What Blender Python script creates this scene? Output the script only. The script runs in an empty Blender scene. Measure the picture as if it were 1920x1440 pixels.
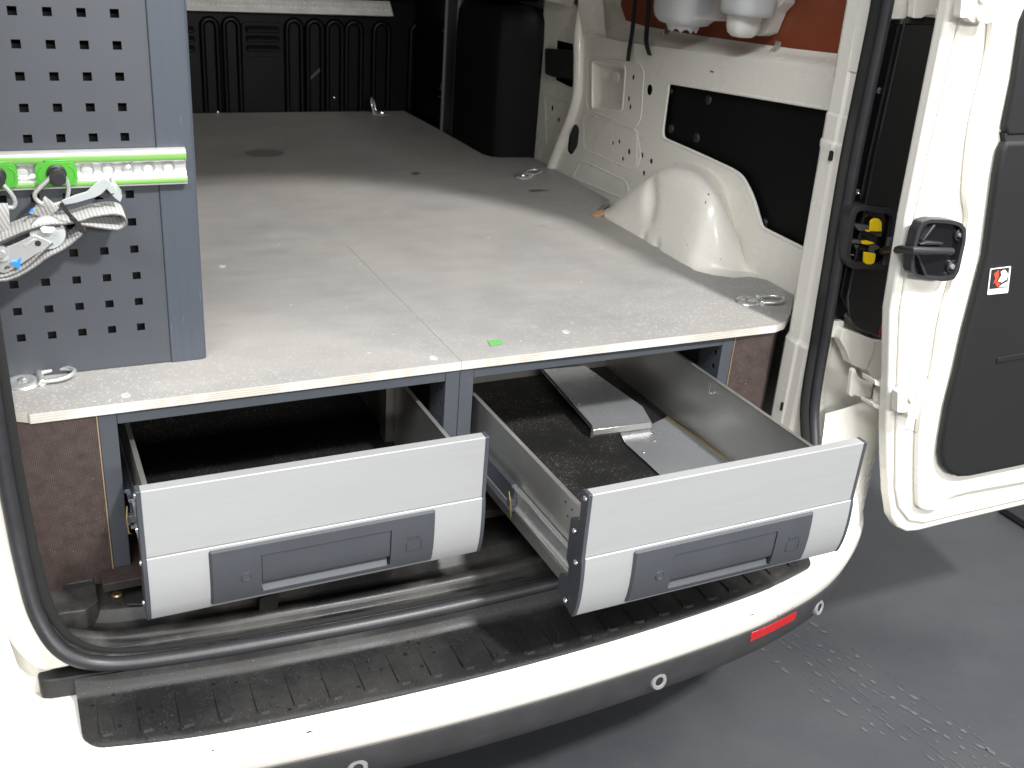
import bpy, bmesh, math, random
from mathutils import Vector, Matrix
from mathutils.geometry import tessellate_polygon
random.seed(7)
R = math.radians
scene = bpy.context.scene
col = scene.collection

# ---------------------------------------------------------------- camera
# metres; x to the right along the rear of the van, y forward into the load bay, z up (0 = top of the ply floor)
CAM = Vector((-0.5669, -1.2587, 0.6100)); FPX = 1927.3
ROWS = (Vector((0.9001568, -0.4293070, 0.0735746)), Vector((-0.1218143, -0.4103053, -0.9037759)), Vector((0.4181854, 0.8045775, -0.4216349)))
cam = bpy.data.cameras.new('camera'); camo = bpy.data.objects.new('camera', cam); col.objects.link(camo)
M3 = Matrix((ROWS[0], -ROWS[1], -ROWS[2])).transposed()
camo.matrix_world = Matrix.Translation(CAM) @ M3.to_4x4()
cam.sensor_width = 36; cam.lens = FPX / 1920 * 36; cam.clip_start = 0.01; cam.clip_end = 100
cam.dof.use_dof = True; cam.dof.focus_distance = 1.55; cam.dof.aperture_fstop = 9.0
scene.camera = camo

# ---------------------------------------------------------------- light: workshop hall with one ceiling key lamp and added fill lights
world = bpy.data.worlds.new('World'); scene.world = world; world.use_nodes = True
bg = world.node_tree.nodes['Background']; bg.inputs[0].default_value = (0.97, 0.985, 1.0, 1); bg.inputs[1].default_value = 0.34

def area(name, loc, target, sx, sy, power, color):
    l = bpy.data.lights.new(name, 'AREA'); l.shape = 'RECTANGLE'; l.size = sx; l.size_y = sy; l.energy = power; l.color = color
    o = bpy.data.objects.new(name, l); col.objects.link(o); o.location = loc
    o.rotation_euler = (Vector(target) - Vector(loc)).to_track_quat('-Z', 'Y').to_euler()
    return o
area('area_light', (0.80, -2.5, 2.85), (0.0, 0.0, 0.0), 0.22, 0.22, 245, (1.0, 0.99, 0.97))
area('area_light', (-1.9, -2.2, 2.9), (-0.2, -0.3, 0.0), 2.4, 0.5, 125, (0.97, 0.985, 1.0))  # fill light added on the left to lift the ambient
area('area_light', (2.6, -1.2, 2.9), (0.8, -0.3, -0.2), 0.5, 2.4, 105, (0.97, 0.985, 1.0))  # fill light added on the right to brighten the open door
area('area_light', (0.1, -7.0, 2.6), (0.2, 0.9, 0.1), 3.0, 0.35, 360, (1.0, 0.985, 0.96))  # fill light added far back to brighten the load bay and bulkhead

scene.view_settings.view_transform = 'Standard'; scene.view_settings.look = 'None'
scene.view_settings.exposure = 0.0; scene.view_settings.gamma = 1.0

# ---------------------------------------------------------------- helpers
def pt(u, v, x=None, y=None, z=None):
    """point of a known plane that the photograph shows at pixel u, v (1920 wide)"""
    d = ROWS[0] * ((u - 960) / FPX) + ROWS[1] * ((v - 720) / FPX) + ROWS[2]
    if x is not None: t = (x - CAM.x) / d.x
    elif y is not None: t = (y - CAM.y) / d.y
    else: t = (z - CAM.z) / d.z
    return CAM + d * t

class MB:
    def __init__(s): s.v = []; s.f = []
    def add(s, vs, fs):
        n = len(s.v); s.v += [Vector(p) for p in vs]; s.f += [tuple(i + n for i in f) for f in fs]; return s
    def box(s, x0, x1, y0, y1, z0, z1):
        return s.add([(x0,y0,z0),(x1,y0,z0),(x1,y1,z0),(x0,y1,z0),(x0,y0,z1),(x1,y0,z1),(x1,y1,z1),(x0,y1,z1)],
                     [(0,3,2,1),(4,5,6,7),(0,1,5,4),(1,2,6,5),(2,3,7,6),(3,0,4,7)])
    def plate(s, outer, holes, fn, dep):
        """flat plate with holes: 2D loops -> fn(a,b) point, thickness vector dep"""
        loops = [list(outer)] + [list(h) for h in holes]
        flat = [p for l in loops for p in l]
        tris = tessellate_polygon([[Vector((p[0], p[1], 0)) for p in l] for l in loops])
        dep = Vector(dep); a = [Vector(fn(*p)) for p in flat]; n = len(a)
        fs = [t for t in tris] + [tuple(i + n for i in reversed(t)) for t in tris]
        k = 0
        for l in loops:
            m = len(l)
            for i in range(m): fs.append((k+i, k+(i+1) % m, n+k+(i+1) % m, n+k+i))
            k += m
        return s.add(a + [p + dep for p in a], fs)
    def prism(s, pts, dep):
        pts = [Vector(p) for p in pts]
        n = len(pts); dep = Vector(dep)
        return s.add(pts + [p + dep for p in pts], [tuple(range(n)), tuple(range(2*n-1, n-1, -1))] + [(i, (i+1) % n, n+(i+1) % n, n+i) for i in range(n)])
    def loft(s, rings, closed=True, caps=True):
        m = len(rings[0]); vs = [p for r in rings for p in r]; fs = []
        for j in range(len(rings)-1):
            for i in range(m if closed else m-1):
                fs.append((j*m+i, j*m+(i+1) % m, (j+1)*m+(i+1) % m, (j+1)*m+i))
        if caps and closed: fs += [tuple(range(m-1, -1, -1)), tuple(range((len(rings)-1)*m, len(rings)*m))]
        return s.add(vs, fs)
    def tube(s, path, r, n=10, closed=False):
        path = [Vector(p) for p in path]; N = len(path); rings = []; up = None
        for i, p in enumerate(path):
            if closed: t = path[(i+1) % N] - path[i-1]
            else: t = path[min(i+1, N-1)] - path[max(i-1, 0)]
            t.normalize()
            if up is None: up = t.orthogonal().normalized()
            up = (up - t * up.dot(t)).normalized(); sd = t.cross(up)
            rr = r[i] if isinstance(r, (list, tuple)) else r
            rings.append([p + (up * math.cos(a) + sd * math.sin(a)) * rr for a in [2*math.pi*k/n for k in range(n)]])
        if closed: rings.append(rings[0])
        return s.loft(rings, True, not closed)
    def cyl(s, p0, p1, r0, r1=None, n=20):
        return s.tube([p0, p1], [r0, r0 if r1 is None else r1], n)
    def ribbon(s, path, wvec, th):
        """strip: path points, width vector, thickness"""
        path = [Vector(p) for p in path]; w = Vector(wvec); rings = []
        for i, p in enumerate(path):
            t = (path[min(i+1, len(path)-1)] - path[max(i-1, 0)]).normalized()
            nn = t.cross(w).normalized() * th * 0.5
            rings.append([p + nn, p + w + nn, p + w - nn, p - nn])
        return s.loft(rings)
    def lathe(s, c, axis, prof, n=24, a0=0, a1=2*math.pi):
        c = Vector(c); ax = Vector(axis).normalized(); u = ax.orthogonal().normalized(); w = ax.cross(u)
        full = abs(a1-a0) > 6.28; rings = []
        for k in range(n if full else n+1):
            a = a0 + (a1-a0)*k/n; d = u*math.cos(a)+w*math.sin(a)
            rings.append([c + d*r + ax*h for r, h in prof])
        if full: rings.append(rings[0])
        return s.loft(rings, False, False)
    def build(s, name, mat, parent=None, smooth=40, bevel=0, seg=2, weld=True):
        me = bpy.data.meshes.new(name); bm = bmesh.new()
        vs = [bm.verts.new(p) for p in s.v]
        for f in s.f:
            try: bm.faces.new([vs[i] for i in f])
            except ValueError: pass
        if weld: bmesh.ops.remove_doubles(bm, verts=bm.verts, dist=1e-6)
        bmesh.ops.recalc_face_normals(bm, faces=bm.faces)
        bm.to_mesh(me); bm.free()
        me.materials.append(mat)
        return link(name, me, parent, smooth, bevel, seg)

OFF = {}
def link(name, me, parent=None, smooth=40, bevel=0, seg=2):
    if smooth:
        me.polygons.foreach_set('use_smooth', [True]*len(me.polygons)); me.set_sharp_from_angle(angle=R(smooth))
    o = bpy.data.objects.new(name, me); col.objects.link(o)
    if bevel:
        b = o.modifiers.new('bevel', 'BEVEL'); b.width = bevel; b.segments = seg; b.limit_method = 'ANGLE'; b.angle_limit = R(30)
    if parent:
        o.parent = parent
        if parent.name in OFF: o.matrix_parent_inverse = Matrix.Translation(-OFF[parent.name])
    return o
def tag(o, label=None, cat=None, group=None, kind=None):
    if label: o['label'] = label
    if cat: o['category'] = cat
    if group: o['group'] = group
    if kind: o['kind'] = kind
    return o
def thing(name, loc, label, cat, group=None):
    o = bpy.data.objects.new(name, None); col.objects.link(o); o.location = loc; o.empty_display_size = 0.05
    OFF[o.name] = Vector(loc)
    return tag(o, label, cat, group)
def circ(cx, cy, rx, ry=None, n=14):
    ry = rx if ry is None else ry
    return [(cx+rx*math.cos(2*math.pi*k/n), cy+ry*math.sin(2*math.pi*k/n)) for k in range(n)]
def rrect(x0, x1, y0, y1, r, n=5):
    o = []
    for cx, cy, a in ((x1-r, y0+r, -90), (x1-r, y1-r, 0), (x0+r, y1-r, 90), (x0+r, y0+r, 180)):
        for k in range(n+1):
            t = R(a+90*k/n); o.append((cx+r*math.cos(t), cy+r*math.sin(t)))
    return o
def spline(P, n=8, closed=False):
    """Catmull-Rom through points"""
    P = [Vector(p) for p in P]; out = []; N = len(P)
    for i in range(N if closed else N-1):
        a, b = P[i], P[(i+1) % N]
        p = P[i-1] if (i > 0 or closed) else a*2-b
        q = P[(i+2) % N] if (i+2 < N or closed) else b*2-a
        for k in range(n):
            t = k/n
            out.append(0.5*((2*a)+(b-p)*t+(2*p-5*a+4*b-q)*t*t+(3*a-p-3*b+q)*t**3))
    if not closed: out.append(P[-1])
    return out
def roundpoly(P, r, n=4):
    """2D/3D polygon with rounded corners; r number or list"""
    P = [Vector(p) for p in P]; out = []; N = len(P)
    for i in range(N):
        rr = r[i] if isinstance(r, (list, tuple)) else r
        a, b, c = P[i-1], P[i], P[(i+1) % N]
        if rr <= 0: out.append(b); continue
        d1 = (a-b); d2 = (c-b); k1 = min(rr, d1.length*.48); k2 = min(rr, d2.length*.48)
        p = b+d1.normalized()*k1; q = b+d2.normalized()*k2
        for k in range(n+1):
            t = k/n; out.append(p*(1-t)**2+b*2*t*(1-t)+q*t*t)
    return out

# ---------------------------------------------------------------- materials
def mat(name, base, rough=.5, metal=0., var=0., vscale=12., bump=0., bscale=200., coat=0., spec=.5, rvar=0., stretch=None, trans=0., alpha=1., aniso=0.):
    m = bpy.data.materials.new(name); m.use_nodes = True; nt = m.node_tree; b = nt.nodes['Principled BSDF']
    b.inputs['Base Color'].default_value = (*base, 1); b.inputs['Roughness'].default_value = rough; b.inputs['Metallic'].default_value = metal
    b.inputs['Coat Weight'].default_value = coat; b.inputs['Coat Roughness'].default_value = .08; b.inputs['Specular IOR Level'].default_value = spec
    b.inputs['Transmission Weight'].default_value = trans
    tc = nt.nodes.new('ShaderNodeTexCoord'); src = tc.outputs['Object']
    if stretch:
        mp = nt.nodes.new('ShaderNodeMapping'); mp.inputs['Scale'].default_value = stretch; nt.links.new(src, mp.inputs[0]); src = mp.outputs[0]
    m['src'] = 0
    if var or rvar:
        n = nt.nodes.new('ShaderNodeTexNoise'); n.inputs['Scale'].default_value = vscale; n.inputs['Detail'].default_value = 6; n.inputs['Roughness'].default_value = .62
        nt.links.new(src, n.inputs['Vector'])
        if var:
            mr = nt.nodes.new('ShaderNodeMapRange'); mr.inputs[1].default_value = .3; mr.inputs[2].default_value = .7
            mr.inputs[3].default_value = 1-var; mr.inputs[4].default_value = 1+var; nt.links.new(n.outputs['Fac'], mr.inputs[0])
            mx = nt.nodes.new('ShaderNodeVectorMath'); mx.operation = 'SCALE'; mx.inputs[0].default_value = base; nt.links.new(mr.outputs[0], mx.inputs['Scale'])
            nt.links.new(mx.outputs[0], b.inputs['Base Color'])
        if rvar:
            mr = nt.nodes.new('ShaderNodeMapRange'); mr.inputs[1].default_value = .3; mr.inputs[2].default_value = .7
            mr.inputs[3].default_value = max(.03, rough-rvar); mr.inputs[4].default_value = rough+rvar; nt.links.new(n.outputs['Fac'], mr.inputs[0])
            nt.links.new(mr.outputs[0], b.inputs['Roughness'])
    if bump:
        n = nt.nodes.new('ShaderNodeTexNoise'); n.inputs['Scale'].default_value = bscale; n.inputs['Detail'].default_value = 3
        nt.links.new(tc.outputs['Object'], n.inputs['Vector'])
        bp = nt.nodes.new('ShaderNodeBump'); bp.inputs['Strength'].default_value = bump; bp.inputs['Distance'].default_value = .002
        nt.links.new(n.outputs['Fac'], bp.inputs['Height']); nt.links.new(bp.outputs[0], b.inputs['Normal'])
    return m
class NT:
    """small node builder"""
    def __init__(s, m): s.t = m.node_tree; s.b = s.t.nodes['Principled BSDF']; s.tc = s.t.nodes.new('ShaderNodeTexCoord').outputs['Object']
    def n(s, kind, **kw):
        x = s.t.nodes.new(kind)
        for k, v in kw.items():
            if k.startswith('i_'):
                k = k[2:]; k = int(k) if k.isdigit() else k.replace('_', ' ')
                if hasattr(v, 'is_linked'): s.t.links.new(v, x.inputs[k])
                else: x.inputs[k].default_value = v
            else: setattr(x, k, v)
        return x
    def noise(s, scale, detail=4, rough=.6, vec=None): return s.n('ShaderNodeTexNoise', i_Scale=scale, i_Detail=detail, i_Roughness=rough, i_Vector=vec or s.tc).outputs['Fac']
    def rng(s, x, a, b, c=0., d=1.): return s.n('ShaderNodeMapRange', i_0=x, i_1=a, i_2=b, i_3=c, i_4=d).outputs[0]
    def mul(s, a, b): return s.n('ShaderNodeMath', operation='MULTIPLY', i_0=a, i_1=b).outputs[0]
    def add(s, a, b): return s.n('ShaderNodeMath', operation='ADD', i_0=a, i_1=b).outputs[0]
    def mix(s, f, a, b):
        m = s.t.nodes.new('ShaderNodeMix'); m.data_type = 'RGBA'
        for k, v in ((0, f), (6, a), (7, b)):
            if hasattr(v, 'is_linked'): s.t.links.new(v, m.inputs[k])
            else: m.inputs[k].default_value = v if k == 0 else (*v, 1)
        return m.outputs[2]
    def scaled(s, sc): return s.n('ShaderNodeMapping', i_0=s.tc, i_Scale=sc).outputs[0]
    def xyz(s):
        o = s.n('ShaderNodeSeparateXYZ', i_0=s.tc).outputs; return o[0], o[1], o[2]
    def set(s, k, x): s.t.links.new(x, s.b.inputs[k])
    def bump(s, h, st, dist=.001): s.set('Normal', s.n('ShaderNodeBump', i_Strength=st, i_Distance=dist, i_Height=h).outputs[0])

m_paint = mat('cream white paint', (.82, .795, .725), .28, coat=.35, var=.015, vscale=5, rvar=.06)
nt = NT(m_paint)   # fine grime specks
dirt = nt.rng(nt.noise(38, 6, .7), .63, .72); spot = nt.rng(nt.noise(160, 2), .70, .74)
c = nt.mix(nt.mul(dirt, .025), (.82, .795, .725), (.42, .36, .28)); c = nt.mix(nt.mul(spot, .12), c, (.12, .10, .08)); nt.set('Base Color', c)
m_gap = mat('gap shade and chip black', (.015, .014, .013), .9)  # near-black; shade of gaps and holes put into colour, shared by paint chips
m_blkpl = mat('black grained plastic', (.016, .016, .017), .52, bump=.25, bscale=900, var=.12, vscale=20)
m_trim = mat('black door trim plastic', (.0095, .0098, .0105), .58, spec=.38, bump=.35, bscale=1100, var=.08, vscale=9)
m_blkmet = mat('black painted metal', (.0018, .0018, .002), .38, spec=.16)
m_vent = mat('glossy black vent', (.02, .02, .022), .16, metal=.5)
m_blkboard = mat('black side hatch board', (.003, .003, .0032), .65, var=.12, vscale=8, spec=.16)
m_rubber = mat('black rubber', (.024, .024, .027), .42, var=.2, vscale=30, bump=.08, bscale=300)
m_flock = mat('flocked seal lip', (.010, .010, .010), .95, bump=.9, bscale=1500)
m_gloss = mat('gloss black lamp housing', (.006, .006, .007), .10, coat=.5)
m_red = mat('red lamp plastic', (.16, .004, .012), .12, coat=.6)
m_refl = mat('red reflector', (.36, .005, .008), .22, coat=.3)
m_grey = mat('anthracite powder coat', (.050, .056, .066), .45, var=.05, vscale=14, bump=.12, bscale=1400)
m_greyd = mat('anthracite handle plastic', (.046, .0495, .057), .55, spec=.35, var=.07, vscale=18, bump=.15, bscale=1600)
m_capd = mat('dark end cap plastic', (.042, .046, .054), .45, bump=.1, bscale=1500)
m_alu = mat('silver anodised drawer front', (.385, .39, .392), .36, metal=.35, var=.025, vscale=6, stretch=(1, 1, 14))
m_alus = mat('bare aluminium sheet', (.50, .49, .465), .33, metal=.85, var=.06, vscale=5)
m_alud = mat('scuffed aluminium plate', (.66, .675, .70), .24, metal=.8, rvar=.08, vscale=9)
m_zinc = mat('zinc plated steel', (.66, .67, .66), .26, metal=.75)
m_zincw = mat('pale zinc lever', (.50, .53, .535), .33, metal=.5, var=.05, vscale=40)
m_brass = mat('yellow passivated catch', (.50, .38, .19), .35, metal=.8)
m_slide = mat('blued steel slide', (.26, .29, .33), .30, metal=.8)
m_screw = mat('screw head', (.72, .72, .70), .22, metal=.9)
m_railalu = mat('bright aluminium track', (.62, .62, .62), .28, metal=.6, var=.03, vscale=40, stretch=(1, 1, 10))
m_green = mat('green rail stripe', (.145, .315, .075), .40)
m_greenp = mat('green plastic fitting', (.058, .29, .028), .35)
m_clear = mat('clear plastic plug', (.42, .42, .42), .10, coat=.6)
m_knob = mat('black knob', (.018, .018, .020), .33)
m_tie = mat('black cable tie', (.012, .012, .012), .45)
m_blue = mat('blue tab', (.015, .22, .75), .35)
m_yellow = mat('yellow plastic', (.95, .64, .008), .38)
m_redbrd = mat('red brown panel', (.225, .050, .018), .42, var=.10, vscale=5, rvar=.06)
m_wplast = mat('white translucent plastic', (.78, .76, .72), .30)
m_wplast2 = mat('frosted plastic cup', (.70, .71, .73), .32, trans=.15)
m_strap = mat('black strap fabric', (.013, .013, .013), .9, bump=.5, bscale=1300)
m_wood = mat('split wood', (.50, .30, .16), .7, var=.2, vscale=60)
m_tape = mat('green tape', (.13, .36, .11), .5)
m_white = mat('white plastic', (.80, .80, .79), .4)
m_shade = mat('cavity shade', (.012, .012, .012), .9)
m_ring = mat('grey sensor ring', (.20, .20, .205), .45, bump=.4, bscale=900)
m_steelk = mat('checker plate aluminium', (.85, .84, .81), .40, metal=.35, var=.12, vscale=30)

# floor board laminate: grey, blotchy, worn to pale flecks towards the loading edge
m_board = mat('grey floor laminate', (.40, .39, .375), .50)
nt = NT(m_board); x, y, z = nt.xyz()
big = nt.rng(nt.noise(3.2, 7, .66), .3, .7); mid = nt.rng(nt.noise(15, 6, .65), .32, .7); fine = nt.noise(420, 3, .7)
streak = nt.rng(nt.noise(6, 6, .6, nt.scaled((1.0, 5.0, 1))), .34, .68)
base = nt.mix(big, (.245, .240, .233), (.345, .340, .334)); base = nt.mix(nt.mul(mid, .40), base, (.385, .379, .372)); base = nt.mix(nt.mul(streak, .38), base, (.235, .227, .215))
wear = nt.rng(y, .03, .26, 1., .22); wearx = nt.rng(nt.n('ShaderNodeMath', operation='ABSOLUTE', i_0=x).outputs[0], .15, .58, .35, 1.)
vor = nt.n('ShaderNodeTexVoronoi', i_Scale=210., i_Vector=nt.scaled((1, .75, 1))); fl = nt.rng(vor.outputs['Distance'], .20, .42, 1., 0.)
patch = nt.rng(nt.noise(70, 4, .7), .36, .60)
flm = nt.mul(nt.mul(fl, patch), nt.mul(wear, wearx))
base = nt.mix(nt.rng(fine, .42, .60, 0., .30), base, (.19, .186, .18))
base = nt.mix(nt.mul(flm, .65), base, (.66, .655, .645))
warm = nt.rng(nt.noise(1.6, 3), .40, .62, 0., .5); base = nt.mix(warm, base, (.335, .31, .278))
spk = nt.rng(nt.noise(70, 1, .3), .785, .80); base = nt.mix(nt.mul(spk, .3), base, (.80, .79, .77))
stain = nt.rng(nt.noise(7.5, 2, .4), .70, .76); base = nt.mix(nt.mul(stain, .35), base, (.10, .097, .092))
nt.set('Base Color', base); nt.set('Roughness', nt.rng(mid, 0, 1, .44, .60)); nt.bump(fine, .12)

# plywood edge
m_ply = mat('plywood edge', (.70, .64, .54), .65)
nt = NT(m_ply); x, y, z = nt.xyz()
w = nt.n('ShaderNodeTexWave', wave_type='BANDS', bands_direction='Z', i_Scale=95., i_Distortion=1.2, i_Detail=3., i_Vector=nt.tc).outputs['Fac']
base = nt.mix(nt.rng(w, .2, .9), (.36, .33, .285), (.50, .475, .43)); base = nt.mix(nt.rng(nt.noise(34, 5, .7, nt.scaled((1, 1, 8))), .56, .70, 0., .6), base, (.28, .235, .185))
base = nt.mix(nt.rng(nt.noise(5, 4), .46, .60), base, (.52, .512, .495)); nt.set('Base Color', base)

# brown phenolic plywood with the wire mesh print
m_phen = mat('brown anti slip plywood', (.050, .034, .031), .42)
nt = NT(m_phen); x, y, z = nt.xyz()
def diag(a, b, k):
    s = nt.add(nt.mul(a, k), nt.mul(b, k)); return nt.n('ShaderNodeMath', operation='SINE', i_0=s).outputs[0]
a_ = nt.add(x, y)
s1 = nt.n('ShaderNodeMath', operation='SINE', i_0=nt.mul(nt.add(a_, z), 1500.)).outputs[0]
s2 = nt.n('ShaderNodeMath', operation='SINE', i_0=nt.mul(nt.add(a_, nt.mul(z, -1.)), 1500.)).outputs[0]
dots = nt.rng(nt.mul(s1, s2), -.2, .7)
base = nt.mix(nt.mul(dots, nt.rng(nt.noise(60, 3), .3, .6)), (.034, .022, .020), (.095, .068, .062)); base = nt.mix(nt.rng(nt.noise(6, 3), .50, .75, 0., .15), base, (.105, .086, .080))
base = nt.mix(nt.rng(nt.noise(700, 1), .74, .77), base, (.5, .48, .46))
nt.set('Base Color', base); nt.bump(dots, .5, .0006)
m_phedge = mat('dark ply edge', (.020, .017, .015), .7, var=.4, vscale=60)
m_raw = mat('raw ply edge line', (.22, .16, .095), .7, var=.25, vscale=40)

# drawer mat
m_mat = mat('black ribbed drawer mat', (.013, .0125, .012), .8, spec=.15)
nt = NT(m_mat); d = nt.rng(nt.noise(430, 2, .6), .60, .70); p = nt.rng(nt.noise(9, 5, .6), .42, .64)
base = nt.mix(nt.mul(d, nt.add(nt.mul(p, .45), .06)), (.009, .0088, .0085), (.36, .34, .32)); base = nt.mix(nt.mul(p, .035), base, (.16, .15, .14)); nt.set('Base Color', base); nt.bump(nt.noise(700, 2), .5)

# wet sill and step plastic: dust, water marks
def wetplastic(name, dusty, wet):
    m = mat(name, (.022, .022, .022), .45); nt = NT(m)
    p = nt.rng(nt.noise(7, 6, .65), .40, .66); sp = nt.rng(nt.noise(620, 2), .68, .74)
    base = nt.mix(nt.mul(p, dusty), (.0125, .0125, .013), (.105, .099, .090)); base = nt.mix(nt.mul(sp, .5), base, (.45, .44, .42))
    v = nt.n('ShaderNodeTexVoronoi', i_Scale=75., i_Vector=nt.n('ShaderNodeVectorMath', operation='ADD', i_0=nt.tc, i_1=nt.n('ShaderNodeVectorMath', operation='SCALE', i_0=nt.n('ShaderNodeTexNoise', i_Scale=160., i_Vector=nt.tc).outputs['Color'], i_Scale=.006).outputs[0]).outputs[0], i_Randomness=1.)
    rad = nt.rng(nt.n('ShaderNodeSeparateColor', i_0=v.outputs['Color']).outputs[0], .30, 1., 0., .25)
    drop = nt.n('ShaderNodeMath', operation='LESS_THAN', i_0=v.outputs['Distance'], i_1=rad).outputs[0]
    drop = nt.mul(drop, wet); base = nt.mix(nt.mul(drop, .85), base, (.006, .006, .0065)); nt.set('Base Color', base)
    r = nt.rng(p, 0, 1, .36, .62); r = nt.add(nt.mul(drop, -.06), r); nt.set('Roughness', r); nt.bump(nt.noise(900, 2), .25)
    return m
m_sill = wetplastic('sill plastic with dust', .72, 0.); m_step = wetplastic('step pad plastic with water spots', .16, 1.)
m_step.node_tree.nodes['Principled BSDF'].inputs['Specular IOR Level'].default_value = .32
m_bumpd = mat('dark bumper plastic', (.030, .030, .032), .50, var=.25, vscale=16, bump=.3, bscale=800)

# webbing
m_web = mat('grey webbing', (.55, .54, .51), .75)
nt = NT(m_web); x, y, z = nt.xyz()
w = nt.n('ShaderNodeMath', operation='SINE', i_0=nt.mul(nt.add(x, nt.mul(z, .35)), 1350.)).outputs[0]
base = nt.mix(nt.rng(w, -.6, .8), (.34, .335, .325), (.47, .465, .455)); base = nt.mix(nt.rng(nt.noise(60, 4), .5, .72, 0., .5), base, (.34, .33, .31)); nt.set('Base Color', base); nt.bump(w, .22, .0008)
m_webedge = mat('webbing dark edge thread', (.10, .10, .10), .8, var=.5, vscale=220)

# painted hall floor
m_floor = mat('grey resin floor', (.085, .088, .093), .34)
nt = NT(m_floor); b1 = nt.rng(nt.noise(1.3, 5, .6), .3, .7); b2 = nt.rng(nt.noise(9, 6, .65), .35, .7); sp = nt.rng(nt.noise(150, 1), .755, .77)
base = nt.mix(b1, (.046, .050, .057), (.068, .070, .073)); base = nt.mix(nt.mul(b2, .22), base, (.085, .084, .083)); base = nt.mix(nt.mul(sp, .25), base, (.3, .3, .3)); nt.set('Base Color', base)
nt.set('Roughness', nt.rng(b2, 0, 1, .26, .42))
m_track = mat('pale tyre print dust', (.092, .096, .102), .6, var=.25, vscale=60)

GZ = -0.80

# ================================================================ SETTING
MB().add([(-7,-7,GZ),(9,-7,GZ),(9,9,GZ),(-7,9,GZ)], [(0,1,2,3)]).build('workshop_floor', m_floor, smooth=0)['kind'] = 'structure'
# tyre print on the floor
mb = MB(); a = pt(1470, 1190, z=GZ); b = pt(1800, 1440, z=GZ); d = (b-a); L = d.length*1.25; d.normalize(); s = Vector((-d.y, d.x, 0))
for lane, wd, ln, gap in ((-.085, .016, .020, .034), (-.062, .006, .012, .026), (-.030, .007, .020, .028), (-.012, .004, .03, .034), (.0, .003, .045, .05), (.022, .008, .014, .030), (.045, .010, .018, .028), (.066, .005, .012, .030), (.088, .012, .020, .030), (.104, .003, .024, .04), (.03, .004, .01, .02)):
    t = -.05
    while t < L:
        if random.random() < (.72 if abs(lane) < .05 else .60):
            c = a + d*t + s*(lane + random.uniform(-.006, .006)); c.z = GZ+.0012
            w, l = wd*random.uniform(.35, 1.0), ln*random.uniform(.4, 1.1); sk = random.uniform(-.2, .9)*l
            mb.add([c-s*w*.5-d*l*.5, c+s*w*.5-d*l*.5+d*sk, c+s*w*.45+d*l*.4+d*sk, c-s*w*.35+d*l*.5], [(0,1,2,3)])
        t += gap*random.uniform(.8, 1.25)
mb.build('tyre_print', m_track, smooth=0)
tag(bpy.data.objects['tyre_print'], 'pale dusty tyre tread print on the grey floor', 'tyre print', kind='stuff')
# darker floor strip beyond the door
p = [pt(1870, 958, z=GZ+.004), pt(1960, 1015, z=GZ+.004), pt(2150, 930, z=GZ+.004), pt(2000, 870, z=GZ+.004)]
mb = MB().prism(p, (0, 0, .02)); tag(mb.build('dark_floor_strip', m_rubber, bevel=.003), 'dark strip on the floor beyond the open door', 'mat')

# ================================================================ VAN
van = thing('van', (0, .8, GZ), 'cream white panel van seen from behind with its right rear door wide open', 'van')
TUM = lambda z: -.02*max(0, z)**2 - .01*max(0, z)           # sides lean in towards the roof
def seal_y(x): return -.17+.127*x*x
# --- body sides, roof and header
for sgn in (1, -1):
    rings = []
    for z in (-.40, -.3, -.12, 0, .15, .3, .45, .6, .8, .98, 1.10):
        q = TUM(z); prof = [(.735, .075), (.645, -.020), (.635, -.052), (.650, -.058), (.70, -.062), (.765, -.056), (.81, -.03), (.83, .03), (.845, .3), (.85, 1.2), (.845, 2.6)]
        inn = [(.83, 2.6), (.835, 1.2), (.825, .3), (.81, .10)]
        rings.append([Vector((sgn*(x+q*(1 if y < 1 else .8)), y, z)) for x, y in prof+inn])
    MB().loft(rings).build('body_side', m_paint, van, smooth=35)
mb = MB()
for k in range(1): pass
rings = []
for y in (-.02, .25, 2.6):
    rings.append([Vector((x, y, z)) for x, z in [(-.72, 1.02), (-.6, 1.08), (-.3, 1.10), (0, 1.105), (.3, 1.10), (.6, 1.08), (.72, 1.02), (.72, 1.06), (.6, 1.12), (.3, 1.14), (0, 1.145), (-.3, 1.14), (-.6, 1.12), (-.72, 1.06)]])
MB().loft(rings).build('roof', m_paint, van)
# header above the door opening with rounded corners
arc = [(-.66, 1.12), (-.66, .42), (-.60, .42)] + [(-.25-.35*math.cos(t), .44+.45*math.sin(t)) for t in [R(a) for a in range(0, 91, 9)]] + [(.25+.35*math.cos(t), .44+.45*math.sin(t)) for t in [R(a) for a in range(90, -1, -9)]] + [(.60, .42), (.66, .42), (.66, 1.12)]
MB().plate(arc, [], lambda a, b: (a, -.052, b), (0, .022, 0)).build('door_header', m_paint, van)
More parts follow.
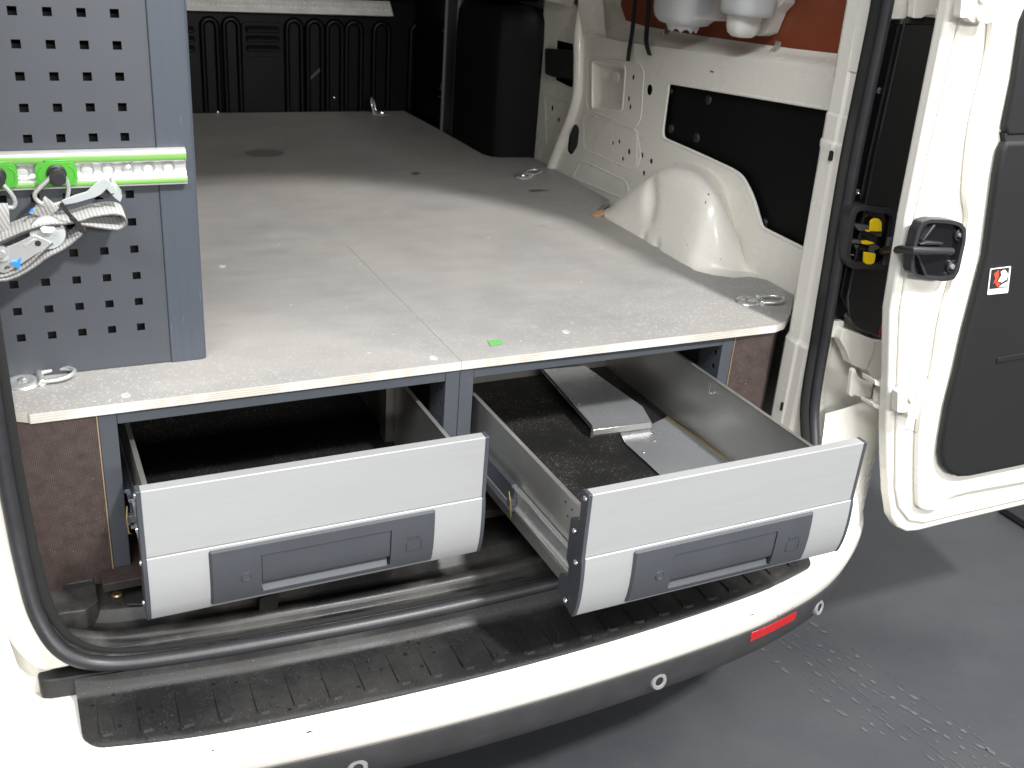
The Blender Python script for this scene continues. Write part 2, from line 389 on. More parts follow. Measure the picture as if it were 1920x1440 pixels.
# --- rear right inner pillar: stacked pressings
def pillar(sgn):
    rings = []
    XI = ((-.30, .6185), (-.18, .6175), (0., .6125), (.13, .609), (.30, .602), (.52, .5935), (1.05, .575))
    def xi(z):
        for (a, p), (b, q) in zip(XI, XI[1:]):
            if a <= z <= b: return p+(q-p)*(z-a)/(b-a)
        return XI[-1][1]
    for z, e in ((-.30, .004), (-.037, .0035), (-.031, .0038), (-.0275, .0008), (-.02, -.002), (.06, -.001), (.262, -.001), (.296, -.0005), (.3005, .0016), (.309, .0018), (.312, -.0012), (.350, -.0015), (.354, -.0035), (.70, -.004), (1.05, -.004)):
        X = xi(z)-e; W = .6+.4*min(1, max(0, (z+.3)/.5))
        rings.append([Vector((sgn*(X+a), b, z)) for a, b in ((.085, .078), (.030, .020), (.004, .004), (.0, -.003), (-.0012, -.030), (.0016, -.033), (.0014, -.050), (.0045, -.0565), (.03, -.058), (.10, .05))])
    return MB().loft(rings).build('inner_pillar', m_paint, van, smooth=24, bevel=.0018)
pr = pillar(1); pillar(-1)
for u, v, h in ((1556, 292, 20), (1465, 762, 17)):
    sx_ = .5985 if v < 500 else .6085; c = pt(u, v, x=sx_)
    MB().plate(rrect(c.y-.0022, c.y+.0022, c.z-.008, c.z+.008, .002), [], lambda a, b: (sx_-.0006, a, b), (.006, 0, 0)).build('slot', m_gap, pr)
# --- door opening seal
path = [(.585, -.068, 1.0), (.593, -.068, .8), (.598, -.068, .6), (.601, -.068, .484), (.603, -.068, .30), (.613, -.068, .13), (.621, -.068, 0), (.629, -.069, -.125)]
path += [(.624, -.098, -.20), (.612, -.118, -.25), (.585, -.128, -.279), (.545, seal_y(.545), -.291)]
for x in (.45, .3, .15, 0, -.15, -.3, -.45): path.append((x, seal_y(x), -.294))
path += [(-.53, seal_y(.53), -.288), (-.575, -.128, -.262), (-.598, -.108, -.215), (-.606, -.088, -.15), (-.609, -.077, -.09), (-.611, -.075, 0), (-.611, -.075, .3), (-.60, -.075, .6), (-.58, -.075, 1.0)]
sp = spline([Vector((p[0], p[1]-.012, p[2])) for p in path], 6)
seal = MB().tube(sp, .0098, 14).build('door_seal', m_rubber, van, smooth=80)
fl0 = []; fl1 = []; fl2 = []
for i, p in enumerate(sp):
    t = sp[min(i+1, len(sp)-1)]-sp[max(i-1, 0)]; n = Vector((-t.z, 0, t.x)).normalized()*-1
    if n.x*p.x < 0 and abs(n.x) > abs(n.z): n = -n
    if n.z > 0 and abs(n.z) > abs(n.x): n = -n
    k_ = max(0., min(1., (p.z+.291)/.025)); n = n*k_
    fl0.append(p+Vector((0, .012, 0))-n*.004); fl1.append(p+Vector((0, .010, 0))+n*.018); fl2.append(p+Vector((0, .022, 0))+n*.045)
MB().loft([fl0, fl1, fl2], False, False).build('aperture_flange', m_paint, van, smooth=60)
inner = []
for p in sp:
    c = Vector((0, p.y, .35)); q = p.copy(); q.x *= .979; q.z += .0105*max(0, min(1, (-.13-p.z)/.14)); q.y += .009; inner.append(q)
MB().tube(inner, [.0078-.0042*max(0., min(1., (-.20-p.z)/.07)) for p in inner], 10).build('seal_lip', m_flock, seal, smooth=80)
# --- sill liner
prof = [(.006, -.312), (.013, -.3005), (.015, -.2985), (.0235, -.2975), (.0255, -.3000), (.028, -.3055), (.0295, -.3065), (.038, -.3068), (.0395, -.3055), (.043, -.2955), (.0455, -.2925), (.056, -.2915), (.0585, -.2930), (.064, -.2995), (.066, -.3005), (.084, -.3010), (.0865, -.3000), (.097, -.2885), (.100, -.2868), (.112, -.2862)]
rings = []
for k in range(61):
    x = -.600+1.2*k/60; e = max(0, abs(x)-.50)/.10; yy = -.055*e*e
    rings.append([Vector((x, seal_y(x)+dy-.0+e*e*.03, z+.012*e*e)) for dy, z in prof] + [Vector((x, .02, -.285+.004*e*e)), Vector((x, 1.9, -.285))])
sill = MB().loft(rings, False, False).build('sill_liner', m_sill, van, smooth=60)
def C48(cx, cy, z): return pt(cx/4.8, 1000+cy/4.8, z=z)
MB().prism(roundpoly([C48(382, 500, -.268), C48(850, 408, -.268), C48(885, 600, -.268), C48(770, 690, -.268), C48(475, 730, -.268), C48(388, 768, -.268)], .004), (0, 0, -.03)).build('sill_step', m_sill, sill, bevel=.0025)
MB().prism([C48(400, 445, -.258), C48(838, 362, -.258), C48(850, 408, -.258), C48(402, 478, -.258)], (0, 0, -.03)).build('sill_ridge', m_blkpl, sill, bevel=.003)
MB().prism([C48(295, 440, -.262), C48(392, 428, -.262), C48(392, 480, -.262), C48(302, 500, -.262)], (0, 0, -.03)).build('sill_ridge', m_blkpl, sill, bevel=.002)
MB().prism([C48(315, 540, -.272), C48(372, 545, -.272), C48(384, 765, -.272), C48(345, 730, -.272)], (0, 0, -.02)).build('sill_corner', m_white, sill, bevel=.001)
c = C48(1050, 548, -.284); MB().lathe(c, (0, 0, 1), [(0, .003), (.006, .002), (.0075, 0)], 16).build('floor_bolt', m_brass, sill)
MB().prism([C48(1110, 500, -.2835), C48(1290, 480, -.2835), C48(1300, 650, -.2835), C48(1140, 655, -.2835)], (0, 0, .003)).build('liner_patch', m_blkpl, sill, bevel=.001)
q = [pt(488, 1122, z=-.280), pt(525, 1112, z=-.280), pt(520, 1140, z=-.290), pt(486, 1146, z=-.290)]
MB().prism(q, (0, .01, -.01)).build('drain_slot', m_gap, sill)
# --- bumper
PLAN = [(-.85, .25), (-.842, .10), (-.822, -.03), (-.782, -.112), (-.70, -.177), (-.61, -.222), (-.50, -.252), (-.39, -.270), (-.2, -.284), (0, -.289), (.2, -.284), (.39, -.270), (.50, -.252), (.61, -.222), (.70, -.177), (.782, -.112), (.822, -.03), (.842, .10), (.85, .25)]
plan = spline([Vector((x, y, 0)) for x, y in PLAN], 5)
def inward(i):
    t = plan[min(i+1, len(plan)-1)]-plan[max(i-1, 0)]; t.normalize(); return Vector((-t.y, t.x, 0))
def plan_at(x):
    k = min(range(len(plan)), key=lambda i: abs(plan[i].x-x)+(9 if plan[i].y > 0 else 0)); k = max(1, min(len(plan)-2, k))
    a, b = (plan[k], plan[k+1]) if plan[k].x <= x else (plan[k-1], plan[k]); t = (x-a.x)/(b.x-a.x+1e-9)
    return a.lerp(b, t), inward(k)
def sweep(prof): return [[plan[i]+inward(i)*d+Vector((0, 0, z)) for d, z in prof] for i in range(len(plan))]
bumper = MB().loft(sweep([(.150, -.349), (.06, -.349), (.022, -.346), (.010, -.349), (.003, -.357), (.0, -.370), (.001, -.390), (.006, -.408), (.010, -.418), (.02, -.42)]), False, False).build('bumper', m_paint, van, smooth=60)
MB().loft(sweep([(.014, -.4165), (.0075, -.4175), (.0065, -.421), (.010, -.452), (.018, -.478), (.034, -.498), (.07, -.505), (.16, -.505)]), False, False).build('lower_bumper_strip', m_bumpd, bumper, smooth=60)
MB().box(-.80, .80, .10, 2.6, -.60, -.33).build('underbody', m_gap, van)
# corner pieces that climb beside the door opening
for sgn in (1, -1):
    lo = [(.600, -.200), (.632, -.196), (.70, -.171), (.778, -.107), (.818, -.03), (.838, .10), (.846, .25)]
    rings = []
    for z, f in ((-.352, 0), (-.340, .10), (-.318, .30), (-.28, .52), (-.23, .70), (-.17, .86), (-.115, .97), (-.105, 1.0)):
        up = [(.648, -.092), (.69, -.108), (.745, -.112), (.80, -.088), (.836, -.025), (.848, .10), (.852, .25)]
        rings.append([Vector((sgn*(a[0]*(1-f)+b[0]*f), a[1]*(1-f)+b[1]*f, z+(.035*(1-min(1, i/2.))*f*-1 if f > .8 else 0))) for i, (a, b) in enumerate(zip(lo, up))])
    rings = [spline(r, 4) for r in rings]
    MB().loft(rings, False, False).build('bumper_corner', m_paint, bumper, smooth=60)
    MB().box(min(sgn*.585, sgn*.665), max(sgn*.585, sgn*.665), -.098, -.045, -.42, -.20).build('corner_fill', m_paint, bumper, bevel=.01, seg=3)
    # dark wedge at the end of the step
    e = [(.6124, -.0955), (.6104, -.1075), (.600, -.112), (.50, -.124), (.50, -.100), (.5679, -.0785), (.5831, -.0665), (.5992, -.0680), (.6078, -.0816)]
    MB().prism([Vector((sgn*(x-.004), y-.006, -.318)) for x, y in e], (0, 0, -.030)).build('step_end', m_blkpl, bumper, bevel=.002)
# step pad with raised ribs
padx = sorted([-.545+1.09*k/36 for k in range(37)]+[s_*(.545+.022*math.sin(R(a))) for s_ in (-1, 1) for a in (15, 30, 45, 60, 70, 80, 87, 90)])
def pad_front(x):
    y = plan_at(x)[0].y+.0135; e = min(1, max(0, abs(x)-.545)/.0221)
    return y+.024*(1-math.sqrt(max(0, 1-e*e)))
rings = [[Vector((x, seal_y(x)+.004, -.318)), Vector((x, seal_y(x)-.004, -.331)), Vector((x, seal_y(x)-.010, -.3385)), Vector((x, seal_y(x)-.014, -.33955)), Vector((x, seal_y(x)-.018, -.3396)), Vector((x, pad_front(x)+.006, -.3413)), Vector((x, pad_front(x)+.003, -.3415)), Vector((x, pad_front(x), -.3435)), Vector((x, pad_front(x)+.001, -.349))] for x in padx]
pad = MB().loft(rings, False, False).build('step_pad', m_step, bumper, smooth=50)
# --- step ribs, sensors, reflector
k = 0
ribme = None
for i in range(25):
    x = -.5385+.0462*i
    y0, y1 = pad_front(x)+.012, seal_y(x)-.018
    mb = MB(); w = .0105
    o = [(x-w, y0+.004), (x-w+.004, y0), (x+w-.004, y0), (x+w, y0+.004), (x+w*.75, y1), (x-w*.75, y1)]
    zp = lambda b: -.3395-.002*(y1+.018-.012-b)/(y1-y0+.02)
    lo_ = [Vector((a, b, zp(b)-.0015)) for a, b in o]; hi = [Vector((x+(a-x)*.82, b+(.0022 if b < y1-.01 else 0), zp(b)+(.0034 if b < y1-.01 else .0002))) for a, b in o]
    mb.loft([lo_, hi], True, True).build('step_rib', m_step, bumper, smooth=30)
for u, v, x in ((1235, 1275, .2405), (1543, 1142, .611), (665, 1432, -.2405)):
    p, n = plan_at(x); c = p+n*.0105+Vector((0, 0, -.451)); ax = Vector((-n.x, -n.y, .18))
    sensor = MB().lathe(c, ax, [(.0070, .0030), (.0080, .0045), (.0130, .0045), (.0146, .002), (.0146, -.004)], 28).build('parking_sensor', m_ring, bumper)
    MB().lathe(c, ax, [(0, .0022), (.0064, .0018), (.0071, .0005)], 24).build('sensor_core', m_knob, sensor)
pts_ = []
rings = []
for k in range(9):
    x = .422+.112*k/8; p, n = plan_at(x); zc = -.4290-.0015*k/8; h = .0098
    rings.append([p+n*.0058+Vector((0, 0, zc+h)), p+n*.0052+Vector((0, 0, zc)), p+n*.0066+Vector((0, 0, zc-h)), p+n*.02+Vector((0, 0, zc-h)), p+n*.02+Vector((0, 0, zc+h))])
MB().loft(rings).build('rear_reflector', m_refl, bumper, smooth=20, bevel=.0015)
# towing eye cover: a fine shut line round a square flap
def bface(x, z, off=0.):
    p, n = plan_at(x); prof = [(.003, -.357), (.0, -.370), (.001, -.390), (.006, -.408), (.010, -.418)]
    d = .0
    for (d0, z0), (d1, z1) in zip(prof, prof[1:]):
        if z1 <= z <= z0: d = d0+(d1-d0)*(z0-z)/(z0-z1)
    return p+n*(d-off)+Vector((0, 0, z))
loop = [bface(a, b, .0001) for a, b in rrect(.478, .516, -.409, -.370, .004, 3)]
MB().tube(loop, .0004, 5, True).build('tow_eye_cover', m_gap, bumper)
for u, v, w, h, ln in ((1385, 1143, .004, .0008, 1), (1445, 1132, .010, .0012, 1), (585, 1357, .008, .002, 1), (398, 1392, .002, .002, 1)):
    c = pt(u, v, y=-.286) if u > 500 else pt(u, v, z=-.346)
    if u > 1300: x = c.x*.955; c = bface(x, -.375 if u < 1400 else -.372, .0003)
    else: c = bface(c.x, -.362, .0003)
    t = Vector((w, 0, .001)); MB().add([c-t, c+t*.6+Vector((0, 0, -h)), c+t, c-t*.3+Vector((0, 0, h))], [(0,1,2,3)]).build('paint_chip', m_gap, bumper, smooth=0)

# --- tail lamp column beside the seal
lampx = lambda u, v, y=-.083: pt(u, v, y=y)
p = [lampx(1674, 40), lampx(1705, 42), lampx(1640, 300), lampx(1590, 560), lampx(1582, 600), lampx(1556, 604)]
lamp = MB().prism([pt(u, v, y=-.072) for u, v in ((1664, 42), (1700, 42), (1645, 300), (1592, 560), (1585, 602), (1556, 604), (1563, 560), (1610, 300))], (0, .02, 0)).build('tail_lamp', m_gloss, van, bevel=.004, seg=3)
b0 = [pt(1697, 42, y=-.094), pt(1640, 300, y=-.094), pt(1588, 560, y=-.094), pt(1592, 598, y=-.094), pt(1608, 618, y=-.094), pt(1648, 634, y=-.094)]
b1 = [pt(1662, 612, y=-.094), pt(1740, 300, y=-.094), pt(1800, 42, y=-.094)]
MB().prism(roundpoly(b0+b1, [0, 0, 0, .008, .01, .004, .004, 0, 0]), (0, .035, 0)).build('housing', m_gloss, lamp, bevel=.006, seg=3)
MB().prism([pt(u, v, y=-.097) for u, v in ((1647, 632), (1664, 575), (1688, 480), (1702, 425), (1750, 425), (1715, 575), (1690, 625), (1665, 638))], (0, .04, 0)).build('lens', m_red, lamp, bevel=.003)
for u, v in ((1648, 170), (1607, 360)):
    c = lampx(u, v, -.0725); MB().lathe(c, (0, -1, 0), [(.0008, .0015), (.002, .003), (.0042, .0025), (.005, 0)], 16).build('screw', m_screw, lamp)
# cream pressings under the lamp
def panel(pl, y, dep, name='corner_pressing', r=.004, bev=.003, m=None, par=None):
    return MB().prism(roundpoly([pt(u, v, y=y) for u, v in pl], r), (0, dep, 0)).build(name, m or m_paint, par or van, bevel=bev, seg=3)
panel([(1582, 616), (1600, 622), (1642, 638), (1640, 655), (1626, 692), (1620, 694), (1596, 684), (1588, 660), (1575, 637)], -.095, .02)
panel([(1640, 638), (1675, 636), (1690, 700), (1640, 720), (1628, 694)], -.092, .03)
panel([(1550, 602), (1584, 602), (1578, 632), (1548, 634)], -.080, .02)
# white body above the lamp
panel([(1660, -60), (1716, -60), (1712, 36), (1668, 36)], -.080, .02, bev=.002)

# --- check strap socket with yellow catches
sock = MB().plate([tuple(p[:2]) for p in roundpoly([(0, 0, 0), (1, 0, 0), (1, 1, 0), (0, 1, 0)], .22, 6)], [[tuple(p[:2]) for p in reversed(roundpoly([(.09, .10, 0), (.87, .10, 0), (.87, .92, 0), (.09, .92, 0)], .17, 6))]],
     lambda a, b: (pt(1583, 503, y=-.103)*(1-a)*(1-b)+pt(1672, 507, y=-.103)*a*(1-b)+pt(1690, 395, y=-.103)*a*b+pt(1598, 382, y=-.103)*(1-a)*b), (0, .03, 0)).build('check_strap_socket', m_rubber, van, bevel=.0025)
panel([(1586, 498), (1668, 502), (1684, 392), (1600, 388)], -.080, .004, 'socket_back', .01, 0, m_gap, sock)
def cat(pl, y, dep, name, m, r=.002, bev=.0012): return MB().prism(roundpoly([pt(u, v, y=y) for u, v in pl], r), (0, dep, 0)).build(name, m, sock, bevel=bev)
S6 = lambda L: [(1540+a/6.4, 360+b/6.4) for a, b in L]
cat(S6([(590, 470), (600, 345), (650, 318), (700, 325), (728, 365), (722, 475)]), -.104, .004, 'yellow_catch', m_yellow, [.001, .004, .004, .004, .004, .001])
cat(S6([(515, 850), (525, 725), (655, 742), (640, 850), (600, 872), (545, 868)]), -.104, .004, 'yellow_catch', m_yellow, [.004, .001, .001, .004, .004, .004])
cat(S6([(485, 590), (560, 585), (642, 612), (580, 632), (490, 625)]), -.100, .003, 'yellow_insert', m_yellow, .001)
cat(S6([(530, 455), (590, 460), (585, 480), (545, 478)]), -.100, .005, 'yellow_insert', m_yellow, .001)
m_lever = mat('grey lever', (.085, .085, .088), .45)
cat(S6([(390, 390), (560, 400), (720, 490), (725, 535), (680, 535), (600, 490), (530, 470), (450, 465)]), -.098, .012, 'lever', m_lever)
cat(S6([(355, 575), (500, 590), (650, 630), (705, 660), (690, 690), (640, 700), (640, 740), (580, 720), (590, 660), (500, 625), (365, 615)]), -.098, .012, 'lever', m_lever)
cat(S6([(400, 640), (455, 635), (425, 690)]), -.095, .01, 'lever_tooth', m_lever, 0)
cat(S6([(335, 745), (520, 765), (520, 775), (335, 755)]), -.09, .004, 'spring_wire', m_zinc, 0, 0)
c0, c1 = pt(1540+820/6.4, 360+545/6.4, y=-.104), pt(1540+760/6.4, 360+870/6.4, y=-.104)
MB().cyl(c0, c1, .0045, n=16).build('strap_pin', m_lever, sock, bevel=.001)

# --- check arm from the socket to the door
m_arm = mat('black check arm', (.026, .026, .028), .42)
arm = MB().tube([pt(1540+x/6.4, 360+y/6.4, y=yy) for x, y, yy in ((740, 712, -.108), (800, 708, -.125), (870, 700, -.160), (960, 688, -.215), (1100, 700, -.238), (1300, 706, -.240), (1560, 712, -.226))], [.0070, .0080, .0070, .0060, .0058, .0058, .0058], 8).build('check_arm', m_arm, van, smooth=50)

# --- rear right door, swung right round; its inner face looks rearwards
DY = -.2
def dr(u, v, y=DY): return pt(u, v, y=y)
edge = [(1773, 46), (1735, 233), (1700, 408), (1671, 583), (1668, 700), (1663, 800), (1663, 851), (1666, 926), (1672, 971), (1683, 989.5), (1700, 998), (1722, 996), (1769, 984), (1920, 948)]
e3 = [dr(u, v) for u, v in edge]
zb = e3[-1].z
right = [Vector((1.36, DY, zb-.004)), Vector((1.36, DY, .98)), Vector((.60, DY, .98)), Vector((.585, DY, .62))]
door = MB().prism(e3+right, (0, .022, 0)).build('rear_door', m_paint, van, bevel=.005, seg=3)
cx = Vector((1.0, DY, .2))
def inset(L, dx, dz, y): return [Vector((p.x+dx, y, p.z+dz)) for p in L]
sheet = [(1800, 46), (1757, 233), (1718, 408), (1690, 583), (1685, 700), (1682, 800), (1680, 915), (1686, 952), (1705, 977), (1733, 981), (1791, 967), (1930, 935)]
s3 = [dr(u, v, DY-.006) for u, v in sheet]
MB().prism(s3+[Vector((1.34, DY-.006, s3[-1].z)), Vector((1.34, DY-.006, .96)), Vector((.64, DY-.006, .96))], (0, .0065, 0)).build('inner_skin', m_paint, door, bevel=.006, seg=5)
def spl2(L): return [(p.x, p.y) for p in spline([Vector((a, b, 0)) for a, b in L], 4)]
ridge = [(1865, -30), (1857, 100), (1826, 233), (1812, 360), (1815, 430), (1772, 583), (1752, 700), (1727, 790), (1722, 860), (1722, 935), (1728, 955), (1760, 956), (1792, 930), (1930, 903)]
s4 = [dr(u, v, DY-.018) for u, v in spl2(ridge)]
MB().prism(s4+[Vector((1.32, DY-.018, s4[-1].z)), Vector((1.32, DY-.018, .94)), Vector((.69, DY-.018, .94))], (0, .0125, 0)).build('raised_frame', m_paint, door, bevel=.012, seg=7)
tl = [(1880, 285), (1872, 330), (1852, 480), (1814, 624), (1797, 700), (1780, 765), (1769, 829), (1766, 855), (1770, 876), (1782, 890), (1799, 896), (1819, 895), (1925, 873)]
t3 = [dr(u, v, DY-.034) for u, v in tl]
trim = MB().prism(t3+[Vector((1.26, DY-.034, t3[-1].z)), Vector((1.26, DY-.034, t3[0].z+.012)), dr(1889, 265, DY-.034)], (0, .016, 0)).build('trim_panel', m_trim, door, bevel=.007, seg=4)
tw = [dr(u, v, DY-.030) for u, v in ((1922, 40), (1905, 150), (1886, 240), (1890, 255))]
MB().prism(tw+[Vector((1.26, DY-.030, tw[-1].z)), Vector((1.26, DY-.030, .9)), Vector((.80, DY-.030, .9))], (0, .012, 0)).build('window_trim', m_trim, door, bevel=.004)
MB().prism([dr(1884, 250, DY-.028), dr(1930, 250, DY-.028), dr(1930, 270, DY-.028), dr(1886, 268, DY-.028)], (0, .01, 0)).build('trim_gap', m_gap, door)
MB().prism(roundpoly([dr(1871, 672, DY-.036), dr(1960, 655, DY-.036), dr(1960, 664, DY-.036), dr(1869, 681, DY-.036)], .001), (0, .004, 0)).build('trim_ledge', m_trim, door, bevel=.0012)
# warning sticker
st = lambda a, b, y=DY-.0352: (dr(1851, 553, y)*(1-a)*(1-b)+dr(1890, 549, y)*a*(1-b)+dr(1896, 499, y)*a*b+dr(1857, 504, y)*(1-a)*b)
stick = MB().plate(rrect(0, 1, 0, 1, .04, 2), [], lambda a, b: st(a, b), (0, .0006, 0)).build('warning_sticker', m_white, door)
m_stgrey = mat('sticker grey print', (.42, .43, .44), .5); m_stblk = mat('sticker black print', (.02, .02, .02), .5); m_stred = mat('sticker red print', (.55, .06, .03), .5)
for nm, m, pl in (('sticker_picture', m_stblk, [(.08, .22), (.92, .22), (.92, .96), (.08, .96)]), ('sticker_figure', m_white, [(.45, .50), (.62, .42), (.86, .52), (.90, .72), (.72, .90), (.52, .84), (.58, .70)]),
                  ('sticker_hand', m_stred, [(.20, .78), (.42, .92), (.46, .70), (.36, .48), (.22, .40), (.30, .60)]), ('sticker_arm', m_stred, [(.32, .42), (.48, .50), (.56, .34), (.44, .26)]),
                  ('sticker_ground', m_stgrey, [(.50, .24), (.90, .24), (.90, .44), (.66, .36)]), ('sticker_symbol', m_stgrey, [(.56, .06), (.88, .06), (.88, .18), (.56, .18)])):
    y = DY-.0352-.0006-(.0004 if 'pict' in nm else .0008)
    MB().plate(pl, [], lambda a, b: st(a, b, y), (0, .0003, 0)).build(nm, m, stick, smooth=0)
# strap pocket on the door
S6p = lambda L, y: [dr(1540+a/6.4, 360+b/6.4, y) for a, b in L]
rim = [(1100, 960), (1110, 760), (1180, 470), (1240, 370), (1350, 335), (1560, 345), (1700, 375), (1765, 450), (1760, 600), (1680, 960), (1620, 1060), (1500, 1085), (1200, 1050), (1130, 1010)]
inn = [(1140, 930), (1150, 760), (1215, 490), (1265, 400), (1360, 378), (1550, 388), (1670, 415), (1725, 470), (1720, 600), (1645, 930), (1600, 1020), (1500, 1045), (1215, 1015), (1160, 985)]
ro = [p for p in roundpoly(S6p(rim, DY-.034), .004, 3)]; ri = roundpoly(S6p(inn, DY-.034), .004, 3)
pocket = MB().plate([(p.x, p.z) for p in ro], [[(p.x, p.z) for p in reversed(ri)]], lambda a, b: (a, DY-.030, b), (0, .016, 0)).build('strap_pocket', m_rubber, door, bevel=.002)
def deep(L, y): return [Vector((p.x, y, p.z)) for p in L]
MB().prism(deep(ri, DY-.0215), (0, .001, 0)).build('pocket_floor', m_gloss, door)
for u, v in ((1798, 439), (1783, 499)):
    c = dr(u, v, DY-.022); MB().lathe(c, (0, -1, 0), [(.0105, -.001), (.0105, .003), (.0085, .004), (.007, .001)], 20).build('bolt_seat', m_knob, door)
    MB().lathe(c, (0, -1, 0), [(0, .0055), (.0035, .005), (.0048, .002), (.0048, 0)], 8).build('bolt', m_zinc, door, smooth=20)
for L in ([(1190, 620), (1290, 595), (1480, 615), (1440, 640), (1190, 640)], [(1155, 770), (1180, 760), (1285, 1020), (1250, 1030)], [(1215, 590), (1360, 390), (1385, 400), (1240, 590)]):
    MB().prism(S6p(L, DY-.029), (0, .01, 0)).build('pocket_rib', m_rubber, door, bevel=.0015)
# --- hinges
S5 = lambda L, y: [pt(1540+a/5.143, 560+b/5.143, y=y) for a, b in L]
hinge = MB().prism(roundpoly(S5([(300, 690), (325, 672), (352, 740), (400, 785), (495, 815), (498, 850), (480, 955), (360, 945), (320, 925), (300, 950), (268, 930)], -.128), .003), (0, .008, 0)).build('door_hinge', m_paint, van, bevel=.0025, seg=3)
tag(hinge, 'lower cream hinge of the open rear door')
MB().cyl(pt(1540+558/5.143, 560+868/5.143, y=-.150), pt(1540+546/5.143, 560+988/5.143, y=-.150), .009, n=20).build('hinge_knuckle', m_paint, hinge, bevel=.001)
for L in ([(520, 785), (560, 800), (660, 850), (760, 835), (770, 890), (700, 895), (520, 835)], [(500, 1005), (560, 1030), (640, 1050), (720, 1075), (705, 1115), (650, 1110), (505, 1045)]):
    MB().prism(roundpoly(S5(L, -.178), .002), (0, .030, 0)).build('hinge_fork', m_paint, hinge, bevel=.0025)
MB().prism(S5([(600, 880), (700, 900), (690, 1070), (600, 1020)], -.160), (0, .006, 0)).build('hinge_web', m_paint, hinge, bevel=.001)
MB().prism(roundpoly(S5([(740, 900), (800, 880), (870, 850), (930, 870), (975, 905), (960, 990), (930, 1165), (880, 1155), (820, 1100), (735, 1100)], DY-.026), .003), (0, .014, 0)).build('hinge_leaf', m_paint, hinge, bevel=.0025)
for a, b in ((885, 950), (865, 1080)):
    c = S5([(a, b)], DY-.026)[0]
    MB().lathe(c, (-.5, -1, .1), [(0, .006), (.003, .006), (.004, .0105), (.0085, .010), (.009, 0)], 18).build('hinge_bolt', m_paint, hinge)
# stamped reinforcement round the lower hinge
loop = [Vector((p.x, DY-.0108, p.z)) for p in S5([(840, 712), (1000, 745), (1060, 775), (1155, 792), (1110, 1050), (1045, 1315)], DY-.0108)]
MB().tube(loop, .0005, 5).build('pressing_line', m_lever, door)
loop = S5([(790, 1262), (850, 1262), (965, 1315)], DY-.0108); MB().tube(loop, .0005, 5).build('pressing_line', m_lever, door)
# upper hinge
S8 = lambda L, y: [pt(1640+a/4.8, b/4.8, y=y) for a, b in L]
hinge2 = MB().prism(roundpoly(S8([(370, -200), (640, -200), (635, 120), (600, 140), (460, 135), (430, 165), (345, 165), (360, 40)], -.105), .003), (0, .012, 0)).build('door_hinge', m_paint, van, bevel=.0025, seg=3)
tag(hinge2, 'upper cream hinge of the open rear door, cut by the picture edge')
MB().prism(roundpoly(S8([(640, 95), (780, 100), (780, 195), (640, 190)], -.150), .002), (0, .02, 0)).build('hinge_fork', m_paint, hinge2, bevel=.002)
MB().cyl(pt(1640+715/4.8, -60/4.8, y=-.14), pt(1640+715/4.8, 95/4.8, y=-.14), .010, n=20).build('hinge_knuckle', m_paint, hinge2)
MB().prism(roundpoly(S8([(800, -200), (1100, -200), (1095, 0), (1060, 200), (1020, 218), (880, 205), (840, 165), (770, 165), (780, 100)], DY-.026), .004), (0, .014, 0)).build('hinge_leaf', m_paint, hinge2, bevel=.0025)
for a, b in ((960, 140), (985, -30)):
    c = S8([(a, b)], DY-.026)[0]; MB().lathe(c, (-.5, -1, .1), [(0, .006), (.003, .006), (.004, .0105), (.0088, .010), (.0095, 0)], 18).build('hinge_bolt', m_paint, hinge2)
panel([(1712, 30), (1775, 36), (1775, 46), (1700, 44)], -.098, .01, 'hinge_gap', 0, 0, m_gap, hinge2)

# ================================================================ VAN INTERIOR
# --- bulkhead
BY = 1.84
bulk = MB().box(-.80, .80, BY+.004, BY+.03, -.285, 1.1).build('bulkhead', m_blkmet, van)
S2 = lambda a, b, y=BY: pt(330+a/2.5946, b/2.5946, y=y)
def rib(cxp, top, w=36, bottom=0.0):
    a = S2(cxp-w, top+30); b = S2(cxp+w, top+30); c = (a+b)/2; r = (b.x-a.x)/2; zt = a.z
    path = [Vector((c.x-r, BY, bottom))]+[Vector((c.x-r*math.cos(R(t)), BY, zt+r*math.sin(R(t)))) for t in range(0, 181, 20)]+[Vector((c.x+r, BY, bottom))]
    MB().tube(path, .0085, 8).build('rib', m_blkmet, bulk, smooth=80)
for c, t in ((-40, 98), (162, 98), (268, 98), (574, 106), (675, 110), (772, 113), (865, 117), (1000, 122), (1180, 128)): rib(c, t)
for x0, x1 in ((336, 502), (-40, 92)):
    a, b = S2(x0, 120), S2(x1, 262)
    vent = MB().plate(rrect(a.x-.01, b.x+.01, b.z-.008, a.z+.008, .012), [], lambda p, q: (p, BY-.002, q), (0, .006, 0)).build('vent', m_blkmet, bulk, bevel=.002)
    h = (a.z-b.z)/3
    for k in range(3):
        z0 = a.z-h*k
        MB().loft([[Vector((x, BY-.004, z0)), Vector((x, BY-.022, z0-h*.35)), Vector((x, BY-.026, z0-h*.62)), Vector((x, BY-.006, z0-h*.62))] for x in (a.x, a.x+.008, b.x-.008, b.x)]).build('louvre', m_vent, vent, smooth=30, bevel=.004)
